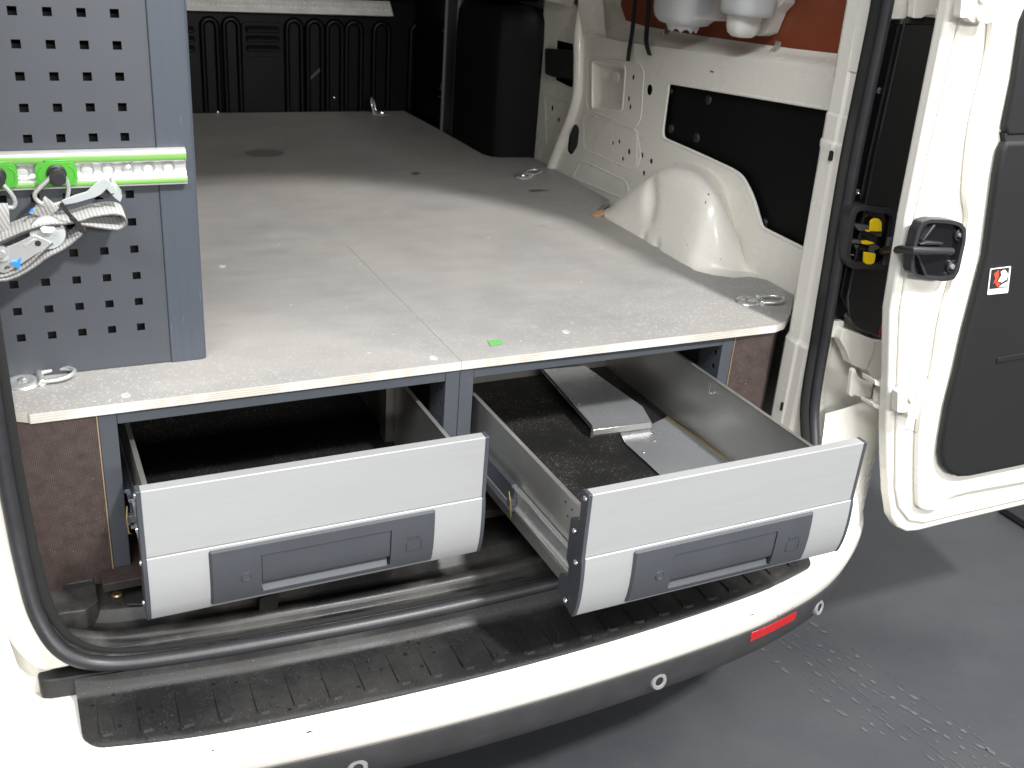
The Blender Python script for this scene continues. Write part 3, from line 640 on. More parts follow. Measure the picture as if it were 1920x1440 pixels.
# checker plate rail along the bulkhead
a, b = S2(-200, 0), S2(1036, 5); z1 = b.z; z0 = S2(1036, 80).z
strip = MB().loft([[Vector((x, BY-.012, z0)), Vector((x, BY-.045, z0+.006)), Vector((x, BY-.040, z0+.011)), Vector((x, BY-.008, z1)), Vector((x, BY+.004, z1)), Vector((x, BY+.004, z0))] for x in (-.62, b.x)]).build('checker_rail', m_steelk, bulk, bevel=.001)
for k in range(46):
    x = -.06+.0128*k
    for j, zz in enumerate((.3, .7)):
        p = Vector((x+.004*j, BY-.040+.032*zz, z0+.011+(z1-z0-.011)*zz)); t = Vector((.0045, 0, .003 if (k+j) % 2 else -.003)); n = Vector((0, -.0012, .0008))
        MB().tube([p-t+n, p+n*1.4, p+t+n], [.0004, .0015, .0004], 6).build('tread_bar', m_steelk, strip)
MB().loft([[Vector((x, BY-.05, z1+.012)), Vector((x, BY-.05, z1+.5)), Vector((x, BY, z1+.5)), Vector((x, BY, z1+.012))] for x in (-.7, .7)]).build('bulkhead_upper', m_blkmet, bulk)
for u, v, r in ((735/2.5946+330, 512/2.5946, .004), (770/2.5946+330, 475/2.5946, .003), (410, 211, .006)):
    MB().lathe(pt(u, v, y=BY-.001), (0, -1, 0), [(0, .004), (r*.8, .003), (r, 0)], 12).build('bolt', m_screw, bulk)
MB().prism([S2(640, 385, BY-.001), S2(655, 388, BY-.001), S2(720, 330, BY-.001), S2(708, 322, BY-.001)], (0, .002, 0)).build('scuffed_label', mat('scuffed label', (.03, .03, .032), .6), bulk)
# --- sliding door side: dark lining, aluminium edges, black corner trim
side = MB().box(.612, .64, 1.50, BY+.004, -.285, 1.0).build('sliding_door_lining', m_blkmet, van)
for yy, w in ((1.556, .006), (1.470, .007)):
    MB().box(.590, .600, yy-w, yy, -.02, .8).build('door_edge_strip', mat('dull edge strip', (.16, .16, .155), .45, metal=.4), side, bevel=.0015)
MB().box(.597, .612, 1.476, 1.545, -.02, .8).build('door_rubber', m_rubber, side)
for z, w in ((.108, .010), (.085, .012), (.27, .008)):
    MB().box(.604, .613, 1.585, 1.585+w*2.2, z-.002, z+.002).build('lock_bolt', m_zinc, side)
MB().lathe((.612, 1.60, .118), (-1, 0, 0), [(0, .006), (.006, .005), (.007, 0)], 14).build('lock_stud', m_zinc, side)
rings = []
for z, e in ((-.05, 0), (.30, .0), (.345, .004), (.365, .016), (.375, .04)):
    rings.append([Vector((.589+e*.6, 1.465-e, z)), Vector((.589+e*.6, 1.245+e, z)), Vector((.603+e*.6, 1.212+e, z)), Vector((.625, 1.203+e, z)), Vector((.725, 1.183+e, z)), Vector((.735, 1.465, z))])
MB().loft(rings).build('corner_trim', m_blkboard, van, smooth=50, bevel=.004)
MB().box(.60, .74, 1.25, 1.47, .385, .60).build('upper_corner_trim', m_blkboard, van, bevel=.02, seg=3)
# --- right inner wall: pressed steel with real openings
WX = .715
def wz(u, v, x=WX): p = pt(u, v, x=x); return (p.y, p.z)
S3 = lambda L, x=WX: [wz(980+a/2.667, b/2.667, x) for a, b in L]
hatch = [tuple(p[:2]) for p in roundpoly([(a, b, 0) for a, b in S3([(728, 412), (1525, 545), (1700, 580), (1700, 1345), (1395, 1240), (1195, 1140), (1150, 985), (1100, 885), (1050, 850), (900, 780), (695, 690)])], [.012, 0, 0, 0, 0, .012, .02, .02, .02, .02, .018], 5)]
hatch = [(max(a, .085), b) for a, b in hatch]
holes = [hatch]
def hole(cx, cy, rpx, ry=None):
    a = S3([(cx, cy)])[0]; k = .00060; holes.append(circ(a[0], a[1], rpx*k*2.1, (ry or rpx)*k*1.25, 12))
for cx, cy, rx, ry in ((470, 388, 8, 15), (553, 386, 4, 8), (530, 494, 4, 9), (537, 535, 4, 9), (634, 449, 9, 16), (450, 715, 4, 7), (482, 708, 4, 7), (531, 758, 5, 9), (500, 794, 4, 7), (596, 776, 5, 8), (642, 806, 5, 8), (606, 866, 4, 8), (180, 598, 5, 8), (148, 540, 5, 10)): hole(cx, cy, rx, ry)
oval = [tuple(p[:2]) for p in roundpoly([(a, b, 0) for a, b in S3([(262, 616), (284, 640), (275, 730), (245, 776), (220, 755), (232, 660)])], .01, 4)]
holes.append(oval)
pock = [tuple(p[:2]) for p in roundpoly([(a, b, 0) for a, b in S3([(345, 300), (500, 322), (515, 340), (498, 555), (345, 550)])], .012, 4)]
holes.append(pock)
belt = [tuple(p[:2]) for p in roundpoly([(a, b, 0) for a, b in S3([(170, 200), (275, 225), (283, 260), (270, 415), (245, 440), (165, 400)])], [.0, .015, .015, .015, .015, 0], 4)]
holes.append(belt)
outer = [(.075, -.03), (.075, .403), (.20, .393), (.30, .385), (.45, .374), (.60, .364), (.80, .350), (.90, .347), (.99, .355), (1.03, .40), (1.20, .46), (1.20, -.03)]
wall = MB().plate(outer, holes, lambda a, b: (WX, a, b), (.0015, 0, 0)).build('right_inner_wall', m_paint, van, smooth=0)
MB().plate([(.05, -.05), (1.25, -.05), (1.25, .34), (.05, .36)], [], lambda a, b: (WX+.014, a, b), (.004, 0, 0)).build('hatch_board', m_blkboard, wall)  # black hatch sheet, extended behind the small holes to stand for their shade
for a, b, r in ((740, 455, 18), (930, 500, 22), (742, 645, 22), (870, 690, 24), (1210, 1113, 20)):
    y, z = S3([(a, b)], WX+.013)[0]; MB().lathe((WX+.0135, y, z), (-1, 0, 0), [(0, .004), (r*.00025, .0045), (r*.00042, .002), (r*.00045, 0)], 16).build('hatch_clip', m_blkpl, wall)
# rounded lip round the hatch opening, pressed beads
def bead(loop2, r, closed=True, x=None, name='pressed_bead'):
    x = WX+r*.55 if x is None else x
    MB().tube([(x, a, b) for a, b in loop2], r, 8, closed).build(name, m_paint, wall, smooth=80)
bead(hatch, .0035, name='hatch_lip')
bead(pock, .004)
def sheet_loft(l0, l1, x0, x1, name):
    MB().loft([[Vector((x0, a, b)) for a, b in l0], [Vector((x0+(x1-x0)*.7, (a+c)/2, (b+d)/2)) for (a, b), (c, d) in zip(l0, l1)], [Vector((x1, c, d)) for c, d in l1]], True, False).add([(x1, c, d) for c, d in l1], [tuple(range(len(l1)))]).build(name, m_paint, wall, smooth=50)
def shrink(l, k):
    cy = sum(p[0] for p in l)/len(l); cz = sum(p[1] for p in l)/len(l); return [(cy+(a-cy)*k, cz+(b-cz)*k) for a, b in l]
sheet_loft(pock, shrink(pock, .72), WX, WX+.013, 'pressed_pocket')
pan = [tuple(p[:2]) for p in roundpoly([(a, b, 0) for a, b in S3([(325, 285), (580, 318), (608, 350), (590, 600), (560, 645), (318, 545)])], .018, 4)]
bead(pan, .003)
bead([tuple(p[:2]) for p in roundpoly([(a, b, 0) for a, b in S3([(305, 565), (570, 650), (570, 830), (545, 850), (305, 745)])], .015, 4)], .0022)
bead([tuple(p[:2]) for p in roundpoly([(a, b, 0) for a, b in S3([(290, 800), (515, 905), (530, 945), (520, 1000), (250, 890)])], .012, 4)], .003)
bead([tuple(p[:2]) for p in roundpoly([(a, b, 0) for a, b in S3([(110, 470), (235, 520), (170, 745), (118, 720)])], .012, 4)], .0022)
bead(S3([(570, 650), (590, 780), (575, 835)]), .0022, False)
# belt housing and grommet
y0, z0 = belt[0]
MB().prism([(WX-.012, a, b) for a, b in [tuple(p[:2]) for p in roundpoly([(a, b, 0) for a, b in S3([(110, 240), (270, 258), (278, 290), (265, 400), (150, 385), (110, 370)], WX-.012)], .008, 3)]], (.03, 0, 0)).build('belt_housing', m_blkpl, wall, bevel=.004)
c = shrink(oval, .94); MB().prism([(WX+.004, a, b) for a, b in c], (.006, 0, 0)).build('oval_grommet', m_blkpl, wall, bevel=.003)
# stout pressed rib in front of the wall panel
rp = [(.735, 1.03, .46), (.712, 1.002, .345)]+[(WX-.004, a, b) for a, b in S3([(288, 300), (282, 470), (248, 590), (208, 690), (165, 800), (140, 870)])]
MB().tube(spline(rp, 6), .0135, 12).build('pressed_rib', m_paint, wall, smooth=80)
MB().loft([spline([Vector((.70+.018*k, 1.02-.055*k, .47-.02*k)), Vector((.705+.012*k, 1.0-.06*k, .40-.01*k)), Vector((.712+.006*k, .985-.07*k, .345-.012*k))], 5) for k in (0, .5, 1, 1.5)], False, False).build('corner_gusset', m_paint, wall, smooth=60)
# ledge up to the red panel
ledge = []
for y, z0, z1 in ((.075, .403, .420), (.20, .393, .411), (.30, .385, .404), (.45, .374, .396), (.60, .364, .388), (.80, .350, .381), (.90, .347, .384), (.99, .355, .42)):
    ledge.append([Vector((WX+.001, y, z0-.03)), Vector((WX, y, z0-.012)), Vector((WX+.003, y, z0-.003)), Vector((WX+.010, y, z0+.004)), Vector((.748, y, z1-.008)), Vector((.760, y, z1-.002)), Vector((.772, y, z1+.012)), Vector((.775, y, z1+.06)), Vector((.775, y, .95))])
MB().loft(ledge, False, False).build('wall_ledge', m_paint, wall, smooth=60)
MB().loft([[Vector((.70, y, .40)), Vector((.735, y-.02, .50)), Vector((.74, y-.02, .95))] for y in (1.03, 1.25)], False, False).build('upper_wall', m_paint, wall)
# paint chips on the ledge and arch
for u, v, x, w in ((1335, 134, .714, .006), (1182, 25, .77, .003)):
    p = pt(u, v, x=x); MB().box(p.x-.0008, p.x, p.y-w, p.y+w, p.z-.0007, p.z+.0007).build('paint_chip', m_gap, wall)
# --- wheel arch
def lerp_t(T, x):
    for (a, b), (c, d) in zip(T, T[1:]):
        if a <= x <= c: t = (x-a)/(c-a); t = t*t*(3-2*t)*.5+t*.5; return b+(d-b)*t
    return T[-1][1] if x > T[-1][0] else T[0][1]
HT = [(.19, .0), (.245, .0015), (.275, .010), (.30, .034), (.325, .078), (.35, .116), (.38, .142), (.43, .155), (.48, .154), (.54, .141), (.60, .110), (.64, .082), (.68, .045), (.715, .0)]
HI = [(.19, .0), (.235, .004), (.255, .032), (.275, .082), (.295, .121), (.32, .144), (.36, .156), (.42, .160), (.47, .155), (.51, .142), (.55, .115), (.59, .084), (.63, .050), (.67, .016), (.715, .0)]
XT = [(.19, .717), (.225, .710), (.240, .690), (.252, .658), (.266, .628), (.285, .609), (.315, .603), (.40, .606), (.50, .611), (.60, .613), (.65, .620), (.68, .640), (.70, .676), (.715, .717)]
def smooth_t(T):
    c = spline([Vector((a, b, 0)) for a, b in T], 8); return lambda y: next((p.y+(q.y-p.y)*(y-p.x)/(q.x-p.x) for p, q in zip(c, c[1:]) if p.x <= y <= q.x+1e-9), T[-1][1])
HF, XF, IF = smooth_t(HT), smooth_t(XT), smooth_t(HI)
rings = []
for j in range(91):
    y = .19+.525*j/90; hw = max(.0005, HF(y)); h = max(.0005, IF(y)); xa = min(.7168, XF(y)); k = (.718-xa)
    m = min(1., k/.105)
    sec = [Vector((.718, y, hw)), Vector((xa+.085*m, y, hw*.35+h*.645)), Vector((xa+.052*m, y, h*.965)), Vector((xa+.032*m, y, h*.86)), Vector((xa+.020*m, y, h*.62)), Vector((xa+.010*m, y, h*.30)), Vector((xa, y, 0)), Vector((xa-.001, y, -.03))]
    ring = []
    for p in spline(sec, 6):
        g = math.exp(-(((y-.487)-(p.z-.075)*.5)/.021)**2-((p.z-.078)/.033)**2); p.x += .0145*g
        g3 = sum(math.exp(-((y-c)/.009)**2-(p.z/.012)**2) for c in (.470, .415)); p.x += .006*g3
        g4 = math.exp(-((y-.395)/.05)**2)*max(0., (p.z-h*.9)/(h*.1+1e-4))*(1 if .625 < p.x < .70 else 0); p.z += .0018*g4
        ring.append(p)
    rings.append(ring)
arch = MB().loft(rings, False, False).build('wheel_arch', m_paint, van, smooth=75)
for cx_, cy_, w, h in ((1070, 300, 22, 14), (1036, 430, 9, 30), (1040, 490, 5, 8), (978, 172, 9, 9), (1285, 952, 14, 6), (905, 783, 14, 7), (1165, 908, 5, 5), (460, 270, 6, 6)):
    u, v = 1080+cx_/4.364, 280+cy_/4.364
    x = .612 if cx_ < 1000 else .628
    c = pt(u, v, x=x)
    # rest the chip on the arch surface
    best = min((p for r in rings for p in r), key=lambda p: (p-c).length_squared)
    dd = (CAM-best).normalized(); c = best+dd*.0012; sx = Vector((0, -.00018*w, 0)); sz = Vector((0, 0, .00015*h))
    MB().add([c-sx, c-sz*.6+sx*.3, c+sx, c+sz], [(0,1,2,3)]).build('paint_chip', m_gap, arch, smooth=0)

# ================================================================ RED PANEL AND WHAT HANGS THERE
RX = .765
def rz(u, v, x=RX): p = pt(u, v, x=x); return (p.y, p.z)
o = [rz(1566, 109), rz(1458, 97), rz(1250, 67), rz(1196, 56), rz(1181, 46), rz(1165, 0), (.93, .95), (.10, .95), (.10, .43)]
o = [(a, b-.012) for a, b in o]
redb = MB().plate(o, [], lambda a, b: (RX, a, b), (.004, 0, 0)).build('red_panel', m_redbrd, smooth=0)
tag(redb, 'red brown panel fixed in the side window opening above the ledge', 'panel')
for i, (u, v) in enumerate(((1252, 63), (1458, 94))):
    p = pt(u, v, x=RX-.002); t = thing('panel_clip', p, ('small metal clip holding the red panel below the white bowl' if i == 0 else 'small metal clip holding the red panel right of the spout'), 'clip', 'clips along the red panel')
    MB().loft([[Vector((p.x+a, p.y+s, p.z+b)) for a, b in ((0, .016), (-.001, .004), (-.012, -.008), (-.014, -.006), (-.003, .006), (-.002, .016))] for s in (-.008, .008)]).build('bracket', m_zinc, t)
    MB().lathe(p+Vector((-.011, 0, -.002)), (-.7, 0, .7), [(0, .004), (.004, .003), (.005, 0)], 14).build('screw', m_screw, t)
# white wall-hung bowl with a scalloped foot
c = pt(1283, 30, x=.700); t = thing('bowl_dispenser', c+Vector((0, 0, -.03)), 'white frosted bowl with scalloped foot hanging before the red panel', 'dispenser')
def squash(prof, c, sx, sy, n=40):
    rings = []
    for r, h in prof: rings.append([Vector((c.x+sx*r*math.copysign(abs(math.cos(a))**.7, math.cos(a)), c.y+sy*r*math.copysign(abs(math.sin(a))**.7, math.sin(a)), c.z+h)) for a in [2*math.pi*k/n for k in range(n)]])
    return MB().loft(rings)
squash([(.45, -.018), (.75, -.014), (.92, -.004), (.99, .012), (1.0, .05), (1.0, .16)], c, .055, .066).build('bowl', m_wplast2, t, smooth=70)
rings = []
for k in range(40):
    a = 2*math.pi*k/40; dz = -.030+.007*abs(math.sin(4*a)); rings.append([Vector((c.x+.034*math.cos(a)*q, c.y+.040*math.sin(a)*q, c.z+h)) for q, h in ((1.0, -.012), (.92, -.020), (.80, dz), (.70, dz))])
rings.append(rings[0]); MB().loft(rings, False, False).build('scalloped_foot', m_wplast2, t, smooth=70)
MB().box(c.x+.045, RX-.001, c.y-.05, c.y+.05, c.z+.01, c.z+.16).build('back_plate', m_wplast, t, bevel=.006)
MB().box(c.x-.02, RX-.001, c.y-.064, c.y-.052, c.z-.002, c.z+.16).build('side_bracket', m_wplast, t, bevel=.008, seg=3)
c = pt(1402, 20, x=.695); t = thing('spout_dispenser', c+Vector((0, 0, -.04)), 'white plastic holder with rounded spout hanging before the red panel', 'dispenser')
squash([(.55, -.009), (.85, -.008), (.97, -.004), (1.0, .004), (1.0, .021), (.98, .025), (.93, .027), (.93, .15)], c, .045, .047).build('holder', m_wplast2, t, smooth=60)
squash([(.2, -.048), (.6, -.0465), (.85, -.040), (.97, -.028), (1.0, -.012), (1.02, .0)], c+Vector((0, .006, 0)), .030, .028).build('spout', m_wplast, t, smooth=70)
q = [rz(u, v, .735) for u, v in ((1432, -60), (1475, -60), (1468, 5), (1452, 22), (1447, 35), (1436, 62), (1418, 68), (1418, 20))]
MB().plate([tuple(p[:2]) for p in roundpoly([(a, b, 0) for a, b in q], .004, 3)], [], lambda a, b: (.735, a, b), (.028, 0, 0)).build('back_bracket', m_wplast, t, bevel=.004)
# black straps
for i, L in enumerate(([(1190, -40), (1187, 10), (1182, 60), (1177, 90), (1174, 114)], [(1213, -40), (1212, 20), (1209, 55), (1208, 80), (1214, 103)])):
    ps = spline([pt(u, v, x=.712-(.0 if k < 3 else .004*(k-2))) for k, (u, v) in enumerate(L)], 4)
    mb = MB().ribbon(ps, (0, -.0145, .001) if i == 0 else (.002, -.0135, .0), .0016)
    tag(mb.build('hanging_strap', m_strap), ('black fabric strap end hanging before the ledge, the longer left one' if i == 0 else 'black fabric strap end hanging before the ledge, the right one flicking out'), 'strap', 'black strap ends')

# ================================================================ PLYWOOD FLOOR
def board(poly, label):
    b = MB().plate(poly, [], lambda a, c: (a, c, 0), (0, 0, -.0135)).build('deck_board', m_board, smooth=0)
    b.data.materials.append(m_ply)
    for f in b.data.polygons:
        if abs(f.normal.z) < .5: f.material_index = 1
    return tag(b, label, 'deck board', 'plywood deck boards')
rb = [(.00005, .55), (.00035, .545), (.00035, -.003), (.575, -.011), (.600, -.003), (.640, .030), (.708, .105), (.712, .19), (.69, .213), (.655, .214), (.622, .238), (.603, .268), (.612, .43), (.611, .645), (.622, .69), (.70, .76), (.709, .97), (.713, 1.18), (.70, 1.19), (.625, 1.199), (.600, 1.21), (.588, 1.24), (.588, 1.56), (.580, 1.832), (.00005, 1.832)]
bR = board(rb, 'right half of the grey laminated plywood deck beside the wheel arch')
lb = [(-.00035, -.003), (-.00035, .545), (-.00005, .55), (-.00005, 1.832), (-.62, 1.832), (-.70, 1.2), (-.70, .76), (-.612, .66), (-.612, .26), (-.66, .21), (-.66, .12), (-.606, .10), (-.598, .012), (-.580, .001), (-.577, -.003)]
bL = board(lb, 'left half of the grey laminated plywood deck under the perforated panel')
m_pale = mat('dusty screw head', (.42, .415, .405), .5)
def board_screw(u, v, par):
    p = pt(u, v, z=.0004); MB().lathe(p, (0, 0, 1), [(0, .0003), (.0028, .0005), (.0045, .0009), (.0062, .0006), (.0068, -.0002)], 18).build('countersunk_screw', m_pale, par)
for u, v in ((235, 741), (812, 671), (416, 499), (1060, 622)): board_screw(u, v, bL if u < 830 else bR)
# green tape patch
tp = [pt(u, v, z=.0008) for u, v in ((914, 639), (935, 636), (943, 641), (940, 646), (920, 649))]
tag(MB().prism(tp, (0, 0, .0003)).build('green_tape', m_tape, smooth=0), 'small bright green tape patch on the board near the rear edge', 'tape')
# dark smear and stains lying on the laminate
m_stain = mat('dark stain', (.10, .085, .075), .6)
for nm, L in (('smear', [(990, 356), (1010, 355), (1032, 357), (1012, 359), (996, 360)]), ('stain', [(770, 324), (780, 322), (789, 324), (786, 327), (775, 328)])):
    MB().prism([pt(u, v, z=.0006) for u, v in L], (0, 0, .0002)).build('floor_stain', m_stain, bR, smooth=0)
m_stain2 = mat('round grease stain', (.17, .165, .155), .45)
MB().prism([pt(496+37*math.cos(a), 287+7*math.sin(a), z=.0006) for a in [2*math.pi*k/24 for k in range(24)]], (0, 0, .0002)).build('floor_stain', m_stain2, bL, smooth=0)
# wood splinter by the arch
w = [pt(1111, 401, z=.006), pt(1117, 396, z=.006), pt(1132, 391, z=.006), pt(1134, 398, z=.006), pt(1120, 404, z=.006)]
tag(MB().prism(w, (0, 0, -.006)).build('wood_splinter', m_wood, bevel=.0008), 'pale splinter of wood at the foot of the wheel arch', 'splinter')

# lashing rings: round dished plate with a hinged D ring
def lashing(c, ang, lift, label, s=1.):
    t = thing('lashing_ring', c, label, 'lashing ring', 'lashing rings on the deck')
    d = Vector((math.cos(ang), math.sin(ang), 0)); n = Vector((-d.y, d.x, 0)); c = Vector(c)
    MB().lathe(c, (0, 0, 1), [(0, .0045), (.004, .0048), (.007, .0040), (.010, .0042), (.0135, .0052), (.018, .0050), (.0215, .0032), (.023, .0005)], 32).build('base_plate', m_zinc, t, smooth=60)
    MB().lathe(c+Vector((0, 0, .004)), (0, 0, 1), [(0, .004), (.003, .004), (.0055, .002), (.006, 0)], 6).build('bolt', m_screw, t, smooth=15)
    h = c+d*.022
    MB().tube([h+n*.017+Vector((0, 0, .004)), h-n*.017+Vector((0, 0, .004))], .0052, 10).build('saddle', m_zinc, t, bevel=.001)
    q = d*math.cos(lift)+Vector((0, 0, math.sin(lift)))
    loop = [h+n*.014+Vector((0, 0, .005))]+[h+Vector((0, 0, .005))+q*(.012+.030*math.cos(a)**.8 if abs(a) < 1.57 else .012)+n*.0175*math.sin(a) for a in [R(x) for x in range(80, -81, -10)]]+[h-n*.014+Vector((0, 0, .005))]
    MB().tube(loop, .0033, 10).build('d_ring', m_zinc, t, smooth=80)
cL = pt(42, 719, z=0); lashing((cL.x, cL.y, 0), R(4), R(4), 'zinc lashing ring at the left rear corner below the perforated panel')
cR = pt(1402, 566, z=0); lashing((cR.x, cR.y, 0), R(-22), R(6), 'zinc lashing ring at the right rear corner near the pillar')
cM = pt(980, 332, z=0); lashing((cM.x, cM.y, 0), R(25), R(5), 'small zinc lashing ring beside the wall in front of the arch')
cF = pt(714, 213, z=0); lashing((cF.x, cF.y-.01, 0), R(150), R(75), 'lashing ring standing upright before the black bulkhead')

# ================================================================ CABINET UNDER THE FLOOR
ZP = -.2486
base = MB().box(-.518, .518, -.034, .78, ZP-.013, ZP).build('base_board', m_phen, bevel=.001)
base.data.materials.append(m_phedge)
for f in base.data.polygons:
    if abs(f.normal.z) < .5: f.material_index = 1
tag(base, 'brown anti slip base board under the drawer cabinets', 'base board')
def infill(x0, x1, label, bent):
    t = thing('infill_panel', ((x0+x1)/2, 0, ZP), label, 'infill panel', 'brown infill panels')
    if bent:
        pl = [(x0, .000), (x0+.078, -.004), (x0+.105, .018), (x0+.16, .10), (x0+.165, .11), (x0+.10, .034), (x0+.075, .008), (x0, .012)]
        MB().prism([Vector((a, b, -.0150)) for a, b in pl], (0, 0, -.27)).build('panel', m_phen, t)
        MB().box(x0-.0014, x0, -.0008, .012, ZP, -.0150).build('raw_edge', m_raw, t)
    else:
        MB().box(x0, x1, .0, .012, ZP-.02, -.0150).build('panel', m_phen, t)
        MB().box(x1, x1+.0016, -.0008, .012, ZP, -.0150).build('raw_edge', m_raw, t)
infill(-.612, -.5018, 'brown anti slip plywood panel left of the drawers', False)
infill(.5018, .60, 'brown anti slip plywood panel right of the drawers beside the pillar', True)
PW = .022
def cabinet(x0, x1, label):
    t = thing('drawer_cabinet', ((x0+x1)/2, .35, ZP), label, 'cabinet frame', 'anthracite drawer cabinets')
    e = .0004
    for s, xa in ((1, x0+e), (-1, x1-e)):
        xb = xa+s*PW
        MB().box(min(xa, xb), max(xa, xb), 0, .0018, ZP, -.0140).build('post', m_grey, t, bevel=.0008)
        hl = [circ(.016, -.050-.0255*k, .0044, n=14) for k in range(7)]+[circ(.028, -.057-.0255*k, .0021, n=10) for k in range(7)]
        MB().plate([(.0018, ZP), (.058, ZP), (.058, -.0140), (.0018, -.0140)], hl, lambda a, b: (xb, a, b), (-s*.0015, 0, 0)).build('post_flange', m_grey, t)
        MB().box(min(xa, xa+s*.002), max(xa, xa+s*.002), .003, .76, ZP, -.0145).build('side_sheet', m_grey, t)
        MB().box(min(xa, xb), max(xa, xb), .70, .76, ZP, -.0145).build('post', m_grey, t)
    MB().box(x0+PW+.0008, x1-PW-.0008, .0006, .022, -.0309, -.0140).build('top_beam', m_grey, t, bevel=.0008)
    MB().box(x0+.003, x1-.003, .762, .764, ZP, -.0145).build('back_sheet', m_grey, t)
cabinet(-.5, 0, 'left anthracite steel cabinet frame around the less opened drawer')
cabinet(0, .5, 'right anthracite steel cabinet frame around the far opened drawer')

# ================================================================ DRAWERS
UP = [(.0152, -.0335), (.0008, -.0335), (.0, -.0343), (.0, -.1252), (.0012, -.1262), (.0152, -.1262)]
LOW = [(.0152, -.1265), (-.0010, -.1265), (-.0019, -.1272), (-.0026, -.136), (-.0034, -.150), (-.0036, -.166), (-.0028, -.184), (-.0006, -.200), (.0034, -.2150), (.0052, -.2187), (.0152, -.2187)]
DW = .2242
def drawer(cx, yf, label, depth=.66):
    t = thing('drawer', (cx, yf+depth/2, -.2187), label, 'drawer', 'open drawers')
    P = lambda lx, ly, z: Vector((cx+lx, yf+ly, z))
    up = MB().loft([[P(x, a, b) for a, b in UP] for x in (-DW+.0055, DW-.0055)]).build('upper_front', m_alu, t, smooth=25, bevel=.0007)
    lowm = MB()
    for xa, xb in ((-DW+.0055, -.0846), (.0871, DW-.0055)): lowm.loft([[P(x, a, b) for a, b in LOW] for x in (xa, xb)])
    LT = [(.0152, -.1265), (-.0010, -.1265), (-.0019, -.1272), (-.0026, -.136), (-.0030, -.1465), (.0152, -.1465)]
    LB = [(.0152, -.2060), (.0014, -.2070), (.0034, -.2150), (.0052, -.2187), (.0152, -.2187)]
    for L_ in (LT, LB): lowm.loft([[P(x, a, b) for a, b in L_] for x in (-.0846, .0871)])
    low = lowm.build('lower_front', m_alu, t, smooth=25)
    CAP = [(.0158, -.0330), (.0004, -.0330), (-.0006, -.0340), (-.0006, -.1258), (-.0010, -.1272), (-.0028, -.136), (-.0040, -.150), (-.0042, -.166), (-.0034, -.184), (-.0012, -.200), (.0028, -.2152), (.0048, -.2192), (.0158, -.2192)]
    for s in (-1, 1):
        cap = MB().loft([[P(s*x, a, b) for a, b in CAP] for x in (DW-.0055, DW)]).build('end_cap', m_capd, t, smooth=25, bevel=.0009)
        br = [(.0158, -.0865), (.036, -.0865), (.0385, -.0890), (.0385, -.150), (.030, -.158), (.030, -.172), (.050, -.182), (.052, -.205), (.034, -.2187), (.0158, -.2187)]
        MB().plate(br, [], lambda a, b: P(s*(DW-.0075), a, b), (s*.006, 0, 0)).build('side_bracket', m_capd, cap, bevel=.0008)
        for a, b in ((.0075, -.042), (.024, -.099), (.012, -.139), (.026, -.208)):
            MB().lathe(P(s*(DW-.0004), a, b), (s, 0, 0), [(.0006, .001), (.0022, .0022), (.0036, .0016), (.0040, 0)], 14).build('screw', m_screw, cap)
    # handle plate
    HX = .0; 
    def hy(z):
        for (a0, z0), (a1, z1) in zip(LOW[1:], LOW[2:]):
            if z1 <= z <= z0: return a0+(a1-a0)*(z0-z)/(z0-z1)
        return LOW[-2][0]
    def hp(lx, z, off): return P(lx, hy(max(-.2186, min(-.1272, z)))-off, z)
    zs = [-.1300, -.1325, -.1465, -.1475, -.1690, -.1910, -.2055, -.2110, -.2140]
    xs = [-.1475, -.1445, -.0845, .0870, .1465, .1495]
    V = []; F = []
    for j, z in enumerate(zs):
        for i, x in enumerate(xs):
            edge = (i in (0, 5)) or (j in (0, len(zs)-1))
            V.append(hp(x+((.002 if i == 0 else -.002) if (i in (0, 5) and j in (0, len(zs)-1)) else 0), z, .0006 if edge else .0040))
    nx = len(xs)
    for j in range(len(zs)-1):
        for i in range(nx-1):
            if i == 2 and 3 <= j <= 5: continue      # opening for flap and finger slot
            F.append((j*nx+i, j*nx+i+1, (j+1)*nx+i+1, (j+1)*nx+i))
    plate = MB().add(V, F).build('handle_plate', m_greyd, t, smooth=30)
    # skirt of the opening and the finger trough
    x0, x1 = -.0845, .0870
    tr = MB()
    for a, b in (((x0, -.1475), (x1, -.1475)), ((x0, -.2055), (x1, -.2055)), ((x0, -.1475), (x0, -.2055)), ((x1, -.1475), (x1, -.2055))):
        tr.add([hp(a[0], a[1], .0040), hp(b[0], b[1], .0040), hp(b[0], b[1], -.009), hp(a[0], a[1], -.009)], [(0,1,2,3)])
    tr.add([P(x0, .0070, -.147), P(x1, .0070, -.147), P(x1, .0075, -.195), P(x0, .0075, -.195)], [(0,1,2,3)])
    tr.add([P(x0, .0075, -.193), P(x1, .0075, -.193), hp(x1-.004, -.2050, .0032), hp(x0+.002, -.2050, .0032)], [(0,1,2,3)])
    tr.build('finger_slot', m_greyd, plate, smooth=0)
    fz = [-.1482, -.158, -.172, -.186, -.1905, -.1915]
    rings = [[hp(x, z, (.0026 if z > -.19 else (.0018 if z > -.191 else -.003))) for z in fz]+[P(x, .0045, -.1915), P(x, .0045, -.1482)] for x in (x0+.0008, x1-.0008)]
    MB().loft(rings).build('handle_flap', m_greyd, plate, smooth=35, bevel=.0005)
    c = hp(-.104, -.1752, .0041); ax = Vector((0, -1, 0))
    MB().lathe(c, ax, [(.0054, .0), (.0058, .0006), (.0063, .0006), (.0067, 0)], 28).build('lock_ring', m_capd, plate)
    MB().lathe(c, ax, [(0, .0004), (.0050, .0004), (.0054, -.001)], 24).build('lock_button', m_greyd, plate)
